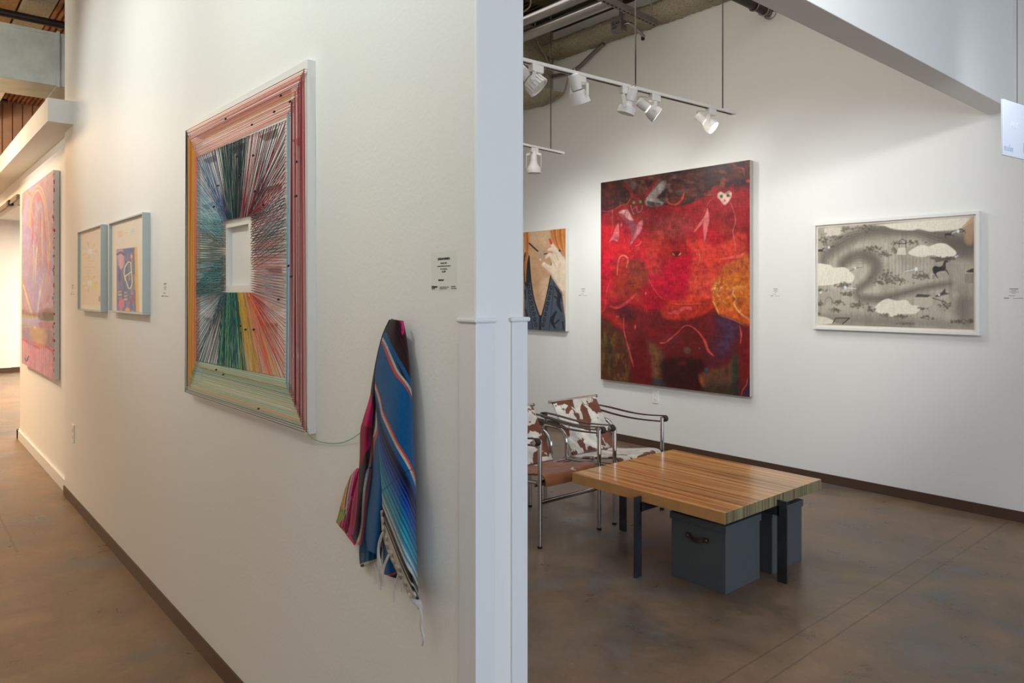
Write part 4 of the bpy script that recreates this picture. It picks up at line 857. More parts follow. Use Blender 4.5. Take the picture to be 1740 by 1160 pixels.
for k in range(34): x = 22 + k * 5; P.stroke([(x, 920 + (x - 20) * .35), (x + rn.randn() * 2, 1090 + (x - 20) * .3)], 2 + rn.rand() * 2, (232, 60, 88) if k % 2 else (240, 130, 140), .8, .3)
P.stroke([(20, 925), (80, 960), (110, 975)], 8, (232, 70, 90), .8, 1); P.stroke([(150, 965), (192, 1000)], 8, (220, 60, 80), .8, 1); P.stroke([(38, 1030), (48, 1045), (58, 1020)], 6, (50, 60, 110), .9)
for k in range(14): P.dot((187 + rn.rand() * 6, 40 + k * 74 + rn.rand() * 20), 4, 10, [(206, 50, 76), (60, 80, 140), (90, 130, 70), (40, 44, 60)][k % 4], .9)
P.grain(.05, 1.2, 1.2); P.grain(.06, 3, 8); P.mottle((176, 150, 160), 6, 18, .5, .7, .45); P.a = P.a * .78 + P.a.mean(2, keepdims=True) * .22
yf = YW - .041
x1 = PX(91, yf); x0 = PX(37, yf)
z1 = ony(91, 288.5, yf).z; z0 = ony(91, 645, yf).z
t = thing('pink_abstract_painting', 'tall pink and orange abstract canvas with dripping paint at far left', 'painting', ((x0 + x1) / 2, YW - .03, z0))
MB().box((x0, yf + .001, z0), (x1, YW - .003, z1)).build('stretcher_canvas', M['canvas_white'], t)
painted_rect('painted_face', x0 - .001, x1 + .001, z0 - .001, z1 + .001, yf, 130, 380, P, (.80, .96, 1.12), M['acrylic'], t)
mb = MB()
for k in range(22):
    z_ = z0 + .05 + (z1 - z0 - .1) * k / 21 + rn.rand() * .03; l = .006 + rn.rand() * .028; mb.box((x1, yf, z_), (x1 + .0012, yf + .002 + rn.rand() * .008, z_ + l))
mb.build('paint_drips', mat('red_edge_paint', rgb(190, 56, 76), .5), t)

# ---------------------------------------------------------------- the two grey framed prints
def framed_print(label, pxl, pxr, ytop, ybot, P, gain):
    D = .034; yf = YP - D
    X = lambda px: (-ct * F + st * (px - 870)) / (st * F + ct * (px - 870)) * yf
    x0, x1 = X(pxl), X(pxr); z1, z0 = ony(pxr, ytop, yf).z, ony(pxr, ybot, yf).z; b = .009
    t = thing('framed_print', label, 'framed print', ((x0 + x1) / 2, YP - .035, z0), 'pair of grey framed prints on the partition')
    mb = MB().box((x0, yf, z0), (x1, YP, z0 + b)).box((x0, yf, z1 - b), (x1, YP, z1)).box((x0, yf, z0 + b), (x0 + b, YP, z1 - b)).box((x1 - b, yf, z0 + b), (x1, YP, z1 - b))
    mb.build('frame', M['grey_frame'], t, bevel=.0015)
    MB().box((x0 + b, YP - .018, z0 + b), (x1 - b, YP - .002, z1 - b)).build('mat_board', M['paper'], t)
    painted_rect('print', x0 + b + .002, x1 - b - .002, z0 + b + .002, z1 - b - .002, YP - .0195, 120, 240, P, gain, M['print'], t)
    MB().quad((x0 + b, YP - .0285, z0 + b), (x1 - b, YP - .0285, z0 + b), (x1 - b, YP - .0285, z1 - b), (x0 + b, YP - .0285, z1 - b)).build('glass', M['glass'], t, recalc=False)
    return x0, x1, z0, z1
P = Paint(126, 370, 176, 545, 4, 13); P.fill((232, 212, 186)); P.T(125, 355, 6.107)
P.poly([(80, 250), (275, 190), (275, 1000), (80, 990)], (224, 200, 172), 1, .6, False)
for (x, y, w_, h_, c_) in ((168, 440, 22, 24, (240, 232, 214)), (168, 768, 22, 24, (240, 228, 210))): P.poly([(x - w_, y - h_), (x + w_, y - h_), (x + w_, y + h_), (x - w_, y + h_)], c_, 1, .3, False)
cs = [(236, 176, 160), (226, 206, 150), (186, 206, 196), (240, 200, 140), (226, 170, 170), (206, 206, 160)]
for k in range(14):
    a = k * 2 * math.pi / 14
    for (cy) in (440, 768): P.stroke([(168 + 30 * math.cos(a), cy + 35 * math.sin(a)), (168 + 75 * math.cos(a), cy + 90 * math.sin(a))], [6, 20], cs[k % 6], .75, .6)
for k in range(14): P.stroke([(110 + (k % 3) * 20, 510 + k * 16), (170 + (k % 4) * 22, 506 + k * 16)], 9, cs[(k * 5) % 6], .7, .5)
P.poly([(195, 740), (245, 810), (230, 835), (205, 820)], (236, 206, 96), .9, .5); P.stroke([(125, 718), (165, 722)], 10, (240, 200, 90), .9); P.dot((272, 930), 9, 34, (110, 96, 90), .7, 1)
a_ = framed_print('grey framed pale print of faint colour bursts, left of the pair', 131.5, 171, 380.5, 530.5, P, (1.28, 1.32, 1.42))
P = Paint(182, 360, 246, 545, 4, 14); P.fill((238, 222, 200)); P.T(125, 355, 6.107)
P.poly([(400, 190), (705, 90), (705, 1090), (400, 1060)], (228, 204, 178), 1, .6, False)
P.poly([(448, 420), (655, 395), (665, 1090), (448, 1060)], (98, 110, 140), 1, .4, False)
pal = [(70, 84, 130), (110, 130, 170), (200, 120, 130), (90, 140, 140), (60, 70, 110), (160, 110, 160), (120, 150, 120), (200, 160, 120)]
for k in range(60):
    x = 455 + rn.rand() * 180; y = 430 + rn.rand() * 560; P.stroke([(x, y), (x + rn.randn() * 4, y + 30 + rn.rand() * 70)], 8 + rn.rand() * 14, pal[rn.randint(8)], .6, .6)
P.poly([(455, 430), (515, 430), (520, 620), (480, 620), (455, 520)], (216, 160, 150), .9, 1.2); P.stroke([(455, 470), (490, 450), (520, 470)], 22, (70, 76, 130), .8, .8); P.stroke([(468, 600), (490, 650), (515, 610)], 12, (110, 90, 150), .8, .8)
P.poly([(632, 396), (660, 395), (682, 1090), (648, 1080)], (232, 172, 96), 1, .4, False); P.dot((600, 490), 14, 40, (206, 110, 130), .9); P.dot((602, 490), 6, 18, (236, 206, 130), .9)
P.stroke([(598, 560), (570, 550), (535, 600), (525, 680), (550, 760), (575, 825), (600, 800), (608, 740), (600, 640), (592, 560)], 9, (238, 216, 140), 1, .3); P.stroke([(535, 700), (600, 650)], 10, (238, 216, 140), 1, .3)
for k in range(8): P.poly([(462 + (k % 3) * 60, 850 + k * 12), (500 + (k % 3) * 60, 846 + k * 12), (500 + (k % 3) * 60, 858 + k * 12), (462 + (k % 3) * 60, 862 + k * 12)], [(236, 150, 90), (120, 190, 130), (226, 110, 120), (240, 206, 110)][k % 4], .9, .3, False)
P.poly([(470, 950), (520, 940), (520, 1020), (475, 1030)], (220, 110, 120), .9, .6); P.poly([(600, 900), (628, 920), (620, 980), (600, 960)], (200, 60, 90), .9, .5); P.dot((560, 1050), 26, 30, (240, 150, 110), .9); P.dot((490, 1060), 16, 26, (226, 110, 110), .9); P.dot((615, 1070), 16, 20, (110, 180, 200), .8)
for k in range(3): P.poly([(460 + k * 65, 230 - k * 14), (505 + k * 65, 222 - k * 14), (505 + k * 65, 290 - k * 14), (460 + k * 65, 298 - k * 14)], cs[k], .7, .8, False); P.stroke([(465 + k * 65, 262 - k * 14), (500 + k * 65, 256 - k * 14)], 10, [(240, 206, 120), (216, 180, 210), (236, 180, 170)][k], .8)
b_ = framed_print('grey framed print with blue collage, right of the pair', 184.5, 242, 360, 535, P, (1.28, 1.32, 1.42))

# ================================================================== STRING ARTWORK
yf = .895
ax1 = PX(522.5, yf); ax0 = PX(318, yf); az1 = ony(522.5, 100.5, yf).z; az0 = ony(522.5, 738, yf).z
art = thing('string_artwork', 'large white relief frame wound with rainbow threads around a square opening', 'artwork', ((ax0 + ax1) / 2, YP - .03, az0))
AW, AH = ax1 - ax0, az1 - az0
YS = yf - .011                                   # thread plane
def S(px, py): return ony(px, py, YS)
# relief panel: front face with recesses, cut on a grid
hx0, hx1 = ony(384.5, 400, yf).x, ony(422, 400, yf).x; hz1, hz0 = ony(422, 380, yf).z, ony(422, 485, yf).z
gx = lambda px: ony(px, 400, yf).x
gzt = lambda f: az1 - AH * f
holes = [(hx0, hx1, hz0, hz1)]
o_ = .135
holes += [(ax0 + AW * .10, ax1 - AW * .10, gzt(.125), gzt(.055)), (ax0 + AW * .10, ax1 - AW * .10, gzt(.955), gzt(.885)),
          (ax0 + AW * .035, ax0 + AW * .10, gzt(.80), gzt(.20)), (ax1 - AW * .10, ax1 - AW * .035, gzt(.80), gzt(.20))]
for (fx, fy) in ((.24, .22), (.49, .22), (.74, .22), (.24, .78), (.49, .78), (.74, .78)): holes.append((ax0 + AW * (fx - .07), ax0 + AW * (fx + .07), gzt(fy + .09), gzt(fy - .07)))
for fy in (.38, .62):
    for fx in (.22, .78): holes.append((ax0 + AW * (fx - .06), ax0 + AW * (fx + .06), gzt(fy + .07), gzt(fy - .07)))
xs = sorted(set([ax0, ax1] + [h[0] for h in holes] + [h[1] for h in holes])); zs = sorted(set([az0, az1] + [h[2] for h in holes] + [h[3] for h in holes]))
mb = MB()
inh = lambda x, z: any(h[0] < x < h[1] and h[2] < z < h[3] for h in holes)
for i in range(len(xs) - 1):
    for j in range(len(zs) - 1):
        if not inh((xs[i] + xs[i + 1]) / 2, (zs[j] + zs[j + 1]) / 2): mb.quad((xs[i], yf, zs[j]), (xs[i + 1], yf, zs[j]), (xs[i + 1], yf, zs[j + 1]), (xs[i], yf, zs[j + 1]))
yb = YP - .002
for n_, h in enumerate(holes):
    b = .0 if n_ == 0 else .016
    c = [(h[0], h[2]), (h[1], h[2]), (h[1], h[3]), (h[0], h[3])]; e = [(h[0] + b, h[2] + b), (h[1] - b, h[2] + b), (h[1] - b, h[3] - b), (h[0] + b, h[3] - b)]
    for k in range(4):
        k2 = (k + 1) % 4; mb.quad((c[k][0], yf, c[k][1]), (c[k2][0], yf, c[k2][1]), (e[k2][0], yb, e[k2][1]), (e[k][0], yb, e[k][1]))
    mb.quad(*[(q_[0], yb, q_[1]) for q_ in e])
for (p0, p1) in (((ax0, az0), (ax1, az0)), ((ax1, az0), (ax1, az1)), ((ax1, az1), (ax0, az1)), ((ax0, az1), (ax0, az0))):
    mb.quad((p0[0], yf, p0[1]), (p1[0], yf, p1[1]), (p1[0], YP, p1[1]), (p0[0], YP, p0[1]))
me_o = mb.build('relief_panel', M['white_frame'], art)
# back lip behind the panel
MB().box((ax0 + .004, YP - .006, az0 + .004), (ax1 - .004, YP - .001, az1 - .004)).build('backing_board', M['white_frame'], art)
TC = {'crimson': (150, 30, 46), 'red': (186, 44, 48), 'orange': (224, 104, 70), 'salmon': (232, 140, 110), 'yellow': (220, 184, 70), 'gold': (232, 170, 66), 'black': (34, 38, 46), 'grey': (96, 100, 108),
      'indigo': (58, 74, 130), 'sky': (120, 176, 202), 'steel': (74, 116, 136), 'teal': (18, 112, 116), 'cyan': (40, 146, 156), 'green': (30, 92, 84), 'lime': (120, 196, 120), 'olive': (160, 156, 60), 'wine': (98, 30, 50), 'peach': (240, 186, 150)}
TH_ = {k: MB() for k in TC}; NAILS = MB(); nailset = set()
rn2 = random.Random(5)
def thread(c, p, q, r=.0006, dy=None):
    dy = (rn2.random() - .5) * .006 if dy is None else dy
    a = S(*p); b = S(*q); a.y += dy; b.y += (rn2.random() - .5) * .006
    TH_[c].tube([a, b], r * .98, 4, cap=False)
def nail(px, py):
    k = (round(px), round(py))
    if k in nailset: return
    nailset.add(k); a = S(px, py); NAILS.tube([(a.x, yf, a.z), (a.x, YS - .001, a.z)], .0006, 5)
def lerp(a, b, t): return (a[0] + (b[0] - a[0]) * t, a[1] + (b[1] - a[1]) * t)
def pl(a, b, t):       # even spacing on the wall, not in the photograph
    A, B = S(*a), S(*b); c = A.lerp(B, t); return pr(c.x, YS, c.z)
oTL, oTR, oBR, oBL = (316.5, 222), (517, 117), (519, 734), (315, 665)
iTL, iTR, iBR, iBL = (334.5, 267), (484.5, 205), (482.5, 642), (333.5, 613)
# top band
seq = ['crimson', 'peach', 'orange', 'salmon', 'orange', 'red', 'salmon', 'crimson', 'orange', 'salmon', 'orange', 'salmon', 'yellow', 'orange', 'salmon', 'orange', 'peach', 'orange', 'salmon', 'orange', 'orange', 'salmon']
n = len(seq)
for i, c in enumerate(seq):
    t = i / (n - 1); a, b = pl(oTL, iTL, t), pl(oTR, (489, 196), t); thread(c, a, b, .0011); nail(*a); nail(*b)
# bottom band
seq = ['black', 'grey', 'black', 'lime', 'gold', 'gold', 'lime', 'lime', 'peach', 'lime', 'gold', 'lime', 'lime', 'olive', 'lime', 'teal', 'lime', 'lime', 'peach', 'lime', 'lime', 'lime']
for i, c in enumerate(seq):
    t = i / (n - 1); a, b = pl(oBL, iBL, t), pl(oBR, (485, 647), t); thread(c, a, b, .0011); nail(*a); nail(*b)
# right band
seq = ['crimson', 'red', 'crimson', 'wine', 'orange', 'crimson', 'red', 'wine', 'crimson', 'red', 'salmon', 'crimson', 'wine', 'crimson', 'red', 'crimson', 'wine', 'crimson', 'red', 'crimson', 'sky', 'sky', 'sky', 'peach', 'sky']
n2 = len(seq)
for i, c in enumerate(seq):
    t = i / (n2 - 1); a, b = pl(oTR, (487, 200), t), pl(oBR, (486, 652), t); thread(c, a, b, .0011); nail(*a); nail(*b)
# left band
seq = ['black', 'grey', 'black', 'grey', 'steel', 'gold', 'gold', 'gold', 'orange', 'gold', 'yellow', 'gold', 'gold', 'orange', 'gold', 'gold', 'yellow', 'gold', 'salmon', 'gold', 'salmon', 'salmon']
for i, c in enumerate(seq):
    t = i / (n - 1); a, b = pl(oTL, iTL, t), pl(oBL, iBL, t); thread(c, a, b, .0013); thread(c, (a[0] + .35, a[1]), (b[0] + .35, b[1]), .0012); nail(*a); nail(*b)
hTL, hTR, hBR, hBL = (378, 375), (427, 366), (427, 497), (378, 497)
def pick(t, table):
    for lim, c in table:
        if t <= lim: return rn2.choice(c)
    return rn2.choice(table[-1][1])
def fan(a0, a1, b0, b1, n, table, r=.0010, double=True, jag=0.0):
    for i in range(n):
        t = i / (n - 1); c = pick(t, table); a, b = pl(a0, a1, t), pl(b0, b1, t)
        thread(c, a, b, r)
        if double and i < n - 1:
            t2 = (i + 1) / (n - 1); thread(c, a, pl(b0, b1, t2), r * .9)
        nail(*a); nail(*b)
mid = lambda p, q, t: pl(p, q, t)
# top
fan(hTL, hTR, mid(iTL, iTR, .0), mid(iTL, iTR, .98), 40, [(.16, ['indigo', 'steel']), (.30, ['indigo', 'black']), (.52, ['green', 'black', 'green']), (.66, ['black', 'grey', 'wine']), (.78, ['crimson', 'black']), (1, ['black', 'crimson', 'wine', 'black'])])
fan(mid(hTL, hTR, .28), mid(hTL, hTR, .62), mid(iTL, iTR, .30), mid(iTL, iTR, .64), 22, [(1, ['green', 'black', 'black'])])
# top-left corner to the left edge, top-right corner to the right edge
fan(hTL, mid(hTL, hTR, .25), mid(iTL, iBL, .28), iTL, 20, [(.5, ['sky', 'steel', 'cyan']), (1, ['steel', 'indigo', 'grey'])], double=False)
fan(hTR, mid(hTR, hTL, .12), mid(iTR, iBR, .30), iTR, 22, [(.4, ['crimson', 'wine', 'red']), (1, ['wine', 'crimson', 'black'])], double=False)
# left
fan(hTL, hBL, mid(iTL, iBL, .29), mid(iTL, iBL, .67), 34, [(.2, ['cyan', 'teal']), (.6, ['teal', 'green', 'green']), (1, ['teal', 'cyan'])], r=.0015)
fan(mid(hTL, hBL, .5), hBL, mid(iTL, iBL, .62), mid(iTL, iBL, .68), 18, [(1, ['teal', 'green', 'teal'])], r=.0013, double=False)
fan(hTL, mid(hTL, hBL, .35), mid(iTL, iBL, .10), mid(iTL, iBL, .34), 12, [(1, ['cyan', 'sky', 'steel'])], r=.0012, double=False)
fan(hBL, mid(hTL, hBL, .5), mid(iTL, iBL, .72), mid(iTL, iBL, .5), 14, [(1, ['green', 'teal'])], double=False)
# right
fan(hTR, hBR, mid(iTR, iBR, .30), mid(iTR, iBR, .70), 34, [(.35, ['black', 'grey', 'black', 'crimson']), (.6, ['crimson', 'black', 'wine']), (1, ['crimson', 'wine', 'red'])])
fan(hTR, mid(hTR, hBR, .7), mid(iTR, iBR, .12), mid(iTR, iBR, .5), 20, [(.6, ['crimson', 'wine']), (1, ['crimson', 'black'])], double=False)
# bottom
fan(hBL, hBR, iBL, iBR, 40, [(.30, ['steel', 'teal', 'grey']), (.58, ['green', 'teal', 'green']), (.74, ['olive', 'yellow', 'gold']), (1, ['orange', 'salmon', 'gold'])])
fan(hBL, mid(hBL, hBR, .55), mid(iBL, iBR, .28), mid(iBL, iBR, .62), 30, [(.85, ['green', 'teal', 'teal', 'lime']), (1, ['green'])])
fan(mid(hBL, hBR, .55), hBR, mid(iBL, iBR, .66), mid(iBL, iBR, .9), 14, [(.6, ['yellow', 'olive', 'gold']), (1, ['orange', 'salmon'])])
fan(hBL, mid(hBL, hBR, .2), mid(iBL, iTL, .30), iBL, 20, [(1, ['steel', 'grey', 'steel', 'sky'])], double=False)
fan(hBR, mid(hBR, hBL, .15), mid(iBR, iTR, .30), iBR, 22, [(.5, ['crimson', 'red', 'salmon']), (1, ['salmon', 'orange', 'red'])], double=False)
for c, m_ in TH_.items():
    if m_.v: m_.build(c + '_threads', mat(c + '_cotton_thread', rgb(*TC[c]), .7, spec=.2, sheen=.2), art)['kind'] = 'stuff'
NAILS.build('nails', M['conduit'], art)['kind'] = 'stuff'
# small knots
mb = MB()
for (x, y) in ((387, 203), (432, 213), (470, 191), (481, 164), (497, 174), (434, 265), (406, 267), (412, 298), (374, 316), (367, 352), (437, 326), (451, 349), (508, 276), (507, 334), (494, 452), (477, 509), (435, 560), (371, 628), (383, 636), (443, 694), (499, 470), (412, 554), (421, 560)):
    a = S(x, y); mb.tube([a - Vector((.004, .008, 0)), a + Vector((.004, -.008, .001))], [.0030, .0036], 6)
mb.build('knots', M['leather'], art, smooth=True)
pts = [S(519, 728), ony(527, 741, YP - .02), ony(540, 749, YP - .008), ony(560, 753, YP - .006), ony(580, 752, YP - .006), ony(598, 745, YP - .01), ony(614, 734, YP - .02)]
MB().tube(smooth_path(pts, 8), .0010, 6).build('loose_green_thread', mat('green_thread', rgb(96, 170, 92), .7), art)

# ================================================================== STRIPED BLANKET
bl = thing('striped_blanket', 'blue and pink striped woven blanket hanging on the partition wall', 'blanket', ony(668, 1000, YP - .04))
def sheet(name, left, right, P, y_fn, nu=150, nv=400, th=.004):
    """cloth sheet between two edge curves (photograph units); y_fn(u, v) is its distance from the wall"""
    Lc = np.array(smooth_path(left, 12)); Rc = np.array(smooth_path(right, 12))
    def resample(c):
        d = np.r_[0, np.cumsum(np.hypot(*np.diff(c, axis=0).T))]; t = np.linspace(0, d[-1], nv); return np.stack([np.interp(t, d, c[:, 0]), np.interp(t, d, c[:, 1])], 1)
    Lc, Rc = resample(Lc), resample(Rc); V = []; uv = []
    for j in range(nv):
        for i in range(nu):
            u = i / (nu - 1); p = Lc[j] * (1 - u) + Rc[j] * u
            w_ = ony(p[0], p[1], YP - y_fn(u, j / (nv - 1))); V.append(w_[:]); uv.append(p)
    V = np.array(V); uv = np.array(uv); me = grid_mesh(V, nu, nv)
    colour_attr(me, np.clip(s2l(P.sample(uv[:, 0], uv[:, 1])) * .82, 0, .9))
    o = link(name, me, M['weave'], bl, smooth=True)
    s_ = o.modifiers.new('solidify', 'SOLIDIFY'); s_.thickness = th; s_.offset = 0
    return o
BLUE, OR, WT, BK, MG, RD = (16, 92, 146), (228, 74, 46), (196, 190, 176), (38, 24, 26), (206, 18, 96), (150, 24, 58)
P = Paint(560, 530, 730, 1040, 5, 21); P.fill(BLUE); P.mottle((10, 78, 128), 6, 6, .45, .65, .5)
# main drape: stripes run down to the right; colours are laid in order from top right to bottom left
P.T(560, 520, 3.865)
P.poly([(380, 60), (500, 60), (560, 560), (520, 560), (430, 330), (370, 180), (340, 160)], (52, 30, 30), 1, .3)
for k in range(9): P.stroke([(385 + k * 10, 90), (430 + k * 10, 150 + k * 2), (470 + k * 9, 240), (500 + k * 8, 330), (520 + k * 5, 480)], 3, (84, 44, 44) if k % 2 else (34, 20, 22), .7, .2)
for k in range(3, 6): P.stroke([(398 + k * 12, 76), (440 + k * 10, 120), (478 + k * 8, 190), (500 + k * 6, 250)], 6, [MG, RD, (110, 18, 40), (170, 20, 60)][k % 4], .9, .2)
P.stroke([(430, 80), (470, 90), (478, 180)], 16, (226, 20, 120), 1, .3)
P.stroke([(370, 180), (400, 250), (440, 330), (490, 420), (530, 520), (560, 600)], 22, BLUE, 1, .2)
P.stroke([(345, 205), (372, 250), (410, 340), (450, 430), (500, 500), (530, 560), (560, 640)], 15, WT, 1, .2); P.stroke([(335, 218), (358, 262), (395, 350), (435, 440), (485, 510), (516, 580), (545, 680)], 15, OR, 1, .2)
P.poly([(330, 240), (345, 235), (420, 430), (500, 540), (560, 720), (570, 1100), (540, 1080), (430, 880), (330, 640), (300, 530), (300, 400)], BLUE, 1, .3)
o1 = [(300, 520), (330, 600), (345, 700), (390, 800), (440, 910), (490, 1000), (530, 1080), (570, 1190)]
P.T(0, 0, 1)
Bc = [(634, 645), (640, 662), (646, 682), (650, 702), (661, 727), (674, 755), (687, 779), (697, 800), (705, 822), (713, 842), (722, 865)]
Kc = [(636, 740), (640, 780), (643, 820), (646, 850), (649, 872), (658, 896), (668, 922), (678, 948), (688, 972), (703, 1004), (716, 1032)]
Bs, Ks = np.array(smooth_path(Bc, 6)), np.array(smooth_path(Kc, 6))
lev = lambda v: Bs * (1 - v) + Ks * v
P.stroke([(x, y) for x, y in lev(-.035)], 4.0, OR, 1, .1); P.stroke([(x, y) for x, y in lev(.0)], 3.8, WT, 1, .1)
cols = [(BLUE, 18), ((14, 50, 96), 8), ((22, 20, 36), 16), ((20, 50, 120), 7), ((14, 24, 60), 9), ((24, 70, 160), 7), ((16, 16, 30), 6), ((24, 80, 180), 9), ((18, 44, 120), 6), ((20, 92, 176), 11), ((14, 60, 120), 6), ((30, 120, 180), 11), ((16, 80, 130), 6), ((40, 140, 180), 11), ((18, 80, 120), 6), ((50, 160, 190), 12), ((24, 100, 140), 5), ((80, 170, 190), 11), ((30, 110, 140), 5), ((70, 150, 180), 9), ((190, 196, 186), 9), ((60, 140, 170), 7), ((200, 200, 188), 10), ((24, 22, 24), 14), ((200, 196, 180), 4), ((24, 22, 24), 6)]
tot = sum(w_ for _, w_ in cols); v0 = .035
for c_, w_ in cols:
    v1 = v0 + w_ / tot * .965; a_, b_ = lev(v0 - .004), lev(v1 + .002)
    P.poly([tuple(p) for p in a_] + [tuple(p) for p in b_[::-1]], c_, 1, .12, False); v0 = v1
a_, b_ = lev(1.0), lev(1.5); P.poly([tuple(p) for p in a_] + [tuple(p) for p in b_[::-1]], (206, 200, 184), 1, .15, False)
P.stroke([(644, 838), (660, 826), (676, 812), (690, 801), (700, 797)], 1.2, (8, 14, 34), .7, .3)
P.grain(.16, .6, .6)
Lp = [(666, 542), (657, 560), (650, 578), (641, 620), (638, 655), (640, 690), (643, 730), (646, 780), (648, 830), (650, 870), (652, 900), (664, 940), (682, 972), (694, 1000), (706, 1014)]
Rp = [(684, 545), (689, 570), (694, 610), (697, 650), (700, 690), (702, 730), (703, 780), (705, 820), (706, 860), (706, 900), (708, 940), (708, 970), (709, 995), (709, 1010), (712, 1018)]
sheet('front_fold', Lp, Rp, P, lambda u, v: .022 + (.012 + .034 * min(v * 1.6, 1)) * math.sin(math.pi * min(max(u, .0), 1)) ** .7 + .003 * math.sin(v * 17 + u * 4) + .008 * (1 - u))
# left fold: dark brown with magenta pleats, blue panel with white/orange stripe
P = Paint(560, 530, 700, 1000, 5, 22); P.fill((52, 30, 32)); P.T(560, 520, 3.865)
P.poly([(200, 560), (275, 560), (275, 860), (240, 960), (190, 1080), (180, 1200), (120, 1200), (150, 800)], MG, 1, .6)
for k in range(8): P.stroke([(262 - k * 8, 570), (240 - k * 6, 700), (225 - k * 5, 800), (215 - k * 6, 950), (195 - k * 6, 1080), (180 - k * 8, 1200)], 3, (120, 10, 56), .8, .2)
P.stroke([(345, 165), (318, 280), (285, 430), (270, 560)], 8, (120, 16, 50), .9, .3); P.stroke([(205, 790), (260, 800), (280, 820)], 6, (110, 14, 50), .7, .5); P.poly([(200, 800), (270, 800), (250, 900), (205, 1080), (190, 1060), (205, 900)], (140, 12, 50), .8, 1)
P.stroke([(345, 640), (335, 760), (300, 830), (290, 900), (270, 980), (260, 1060), (240, 1160), (200, 1400)], 120, BLUE, 0, .2)
P.poly([(300, 640), (360, 640), (360, 1300), (240, 1300), (265, 1060), (280, 900), (300, 820)], BLUE, 1, .3)
P.stroke([(312, 660), (313, 760), (300, 835), (282, 880), (270, 980), (258, 1060), (235, 1160)], 14, WT, 1, .2); P.stroke([(326, 660), (326, 770), (310, 850), (296, 900), (284, 1000), (270, 1080), (250, 1170)], 13, OR, 1, .2)
P.T(560, 800, 3.74)
P.poly([(186, -10), (246, -10), (212, 120), (206, 260), (196, 400), (180, 470), (150, 430), (170, 200)], (48, 26, 30), 1, .3)
P.poly([(240, -10), (340, -10), (340, 580), (180, 540), (190, 440), (215, 260), (220, 120)], BLUE, 1, .3)
P.stroke([(244, -10), (224, 100), (212, 220), (205, 330), (190, 420), (170, 480)], 13, WT, 1, .2); P.stroke([(260, -10), (242, 100), (228, 200), (218, 320), (202, 420), (182, 490)], 13, OR, 1, .2)
for k in range(7): P.stroke([(186 - k * 3, -10), (180 - k * 8, 120), (170 - k * 12, 260), (150 - k * 8, 400)], 9, [(206, 18, 96), (160, 16, 76)][k % 2], .95, .2)
P.grain(.16, .6, .6)
Lp = [(662, 543), (650, 570), (640, 610), (633, 650), (629, 675), (617, 715), (613, 735), (612, 780), (609, 810), (600, 850), (596, 880), (596, 905), (603, 922)]
Rp = [(672, 545), (662, 572), (655, 610), (652, 660), (652, 700), (654, 740), (655, 780), (655, 820), (653, 860), (650, 890), (648, 915), (646, 930), (645, 944)]
sheet('left_fold', Lp, Rp, P, lambda u, v: .012 + .026 * min(v * 2, 1) * abs(math.sin(u * 5.2 + .6)) + .006 * math.sin(v * 9), th=.003)
# corner with pink, orange and green stripes
P = Paint(560, 780, 660, 1000, 5, 23); P.fill((206, 30, 100)); P.T(560, 800, 3.74)
for k, c_ in enumerate(((206, 18, 96), (226, 60, 130), (206, 18, 96), (190, 150, 160), (226, 60, 130), (206, 196, 186), (90, 50, 90), (200, 190, 90), (216, 130, 40), (226, 150, 40), (60, 130, 50), (216, 140, 40), (190, 180, 50), (50, 130, 60), (206, 170, 50), (60, 140, 60))):
    P.stroke([(190 - k * 5, -60), (166 - k * 7, 80), (130 - k * 7 + 10, 240), (150 - k * 8, 400)], 13, c_, 1, .15)
P.poly([(45, 325), (85, 240), (110, 300), (90, 320)], (90, 150, 50), .8, .6); P.stroke([(60, 322), (80, 260)], 5, (226, 190, 50), .9); P.stroke([(75, 322), (92, 280)], 5, (226, 140, 40), .9)
P.poly([(60, 335), (100, 300), (130, 210), (160, 180), (180, 420), (130, 400)], (216, 40, 120), .75, .6)
for k in range(6): P.stroke([(64 + k * 13, 336 + k * 14), (100 + k * 10, 240), (140 + k * 6, 160)], 3, (226, 196, 196) if k < 4 else (120, 10, 50), .8, .2)
P.grain(.16, .6, .6)
Lp = [(608, 795), (598, 806), (588, 828), (582, 850), (576, 872), (572, 887)]
Rp = [(616, 797), (612, 820), (610, 850), (608, 880), (606, 905), (603, 926)]
sheet('corner_fold', Lp, Rp, P, lambda u, v: .010 + .016 * abs(math.sin(u * 4 + v)) * (.4 + v), 110, 200, .003)
# lower layers peeping out below
P = Paint(600, 900, 700, 1000, 5, 24); P.fill(BLUE); P.T(560, 800, 3.74)
P.poly([(195, 510), (330, 540), (330, 590), (190, 600)], (24, 80, 110), 1, .3)
for k in range(8): P.stroke([(200 + k * 15, 515), (196 + k * 15, 600)], 5, [(16, 30, 50), (40, 120, 140)][k % 2], .8, .2)
P.stroke([(190, 606), (225, 590), (300, 565)], 20, (196, 190, 176), 1, .3); P.stroke([(200, 608), (215, 596)], 16, (30, 26, 30), .9, .3)
P.poly([(345, 470), (420, 600), (430, 690), (340, 680)], BLUE, 1, .3); P.stroke([(366, 668), (430, 640)], 10, OR, 1, .3); P.stroke([(380, 690), (440, 660)], 26, (22, 18, 30), 1, .3); P.stroke([(345, 480), (335, 540)], 10, OR, .9, .3)
P.grain(.14, .6, .6)
sheet('back_fold', [(612, 925), (611, 940), (613, 960), (617, 962)], [(648, 930), (647, 942), (646, 950), (640, 952)], P, lambda u, v: .012 + .010 * math.sin(u * 5), 80, 80, .003)
sheet('back_fold', [(650, 900), (652, 930), (652, 960), (653, 975)], [(664, 930), (670, 950), (674, 968), (675, 983)], P, lambda u, v: .014 + .010 * math.sin(u * 4), 80, 80, .003)
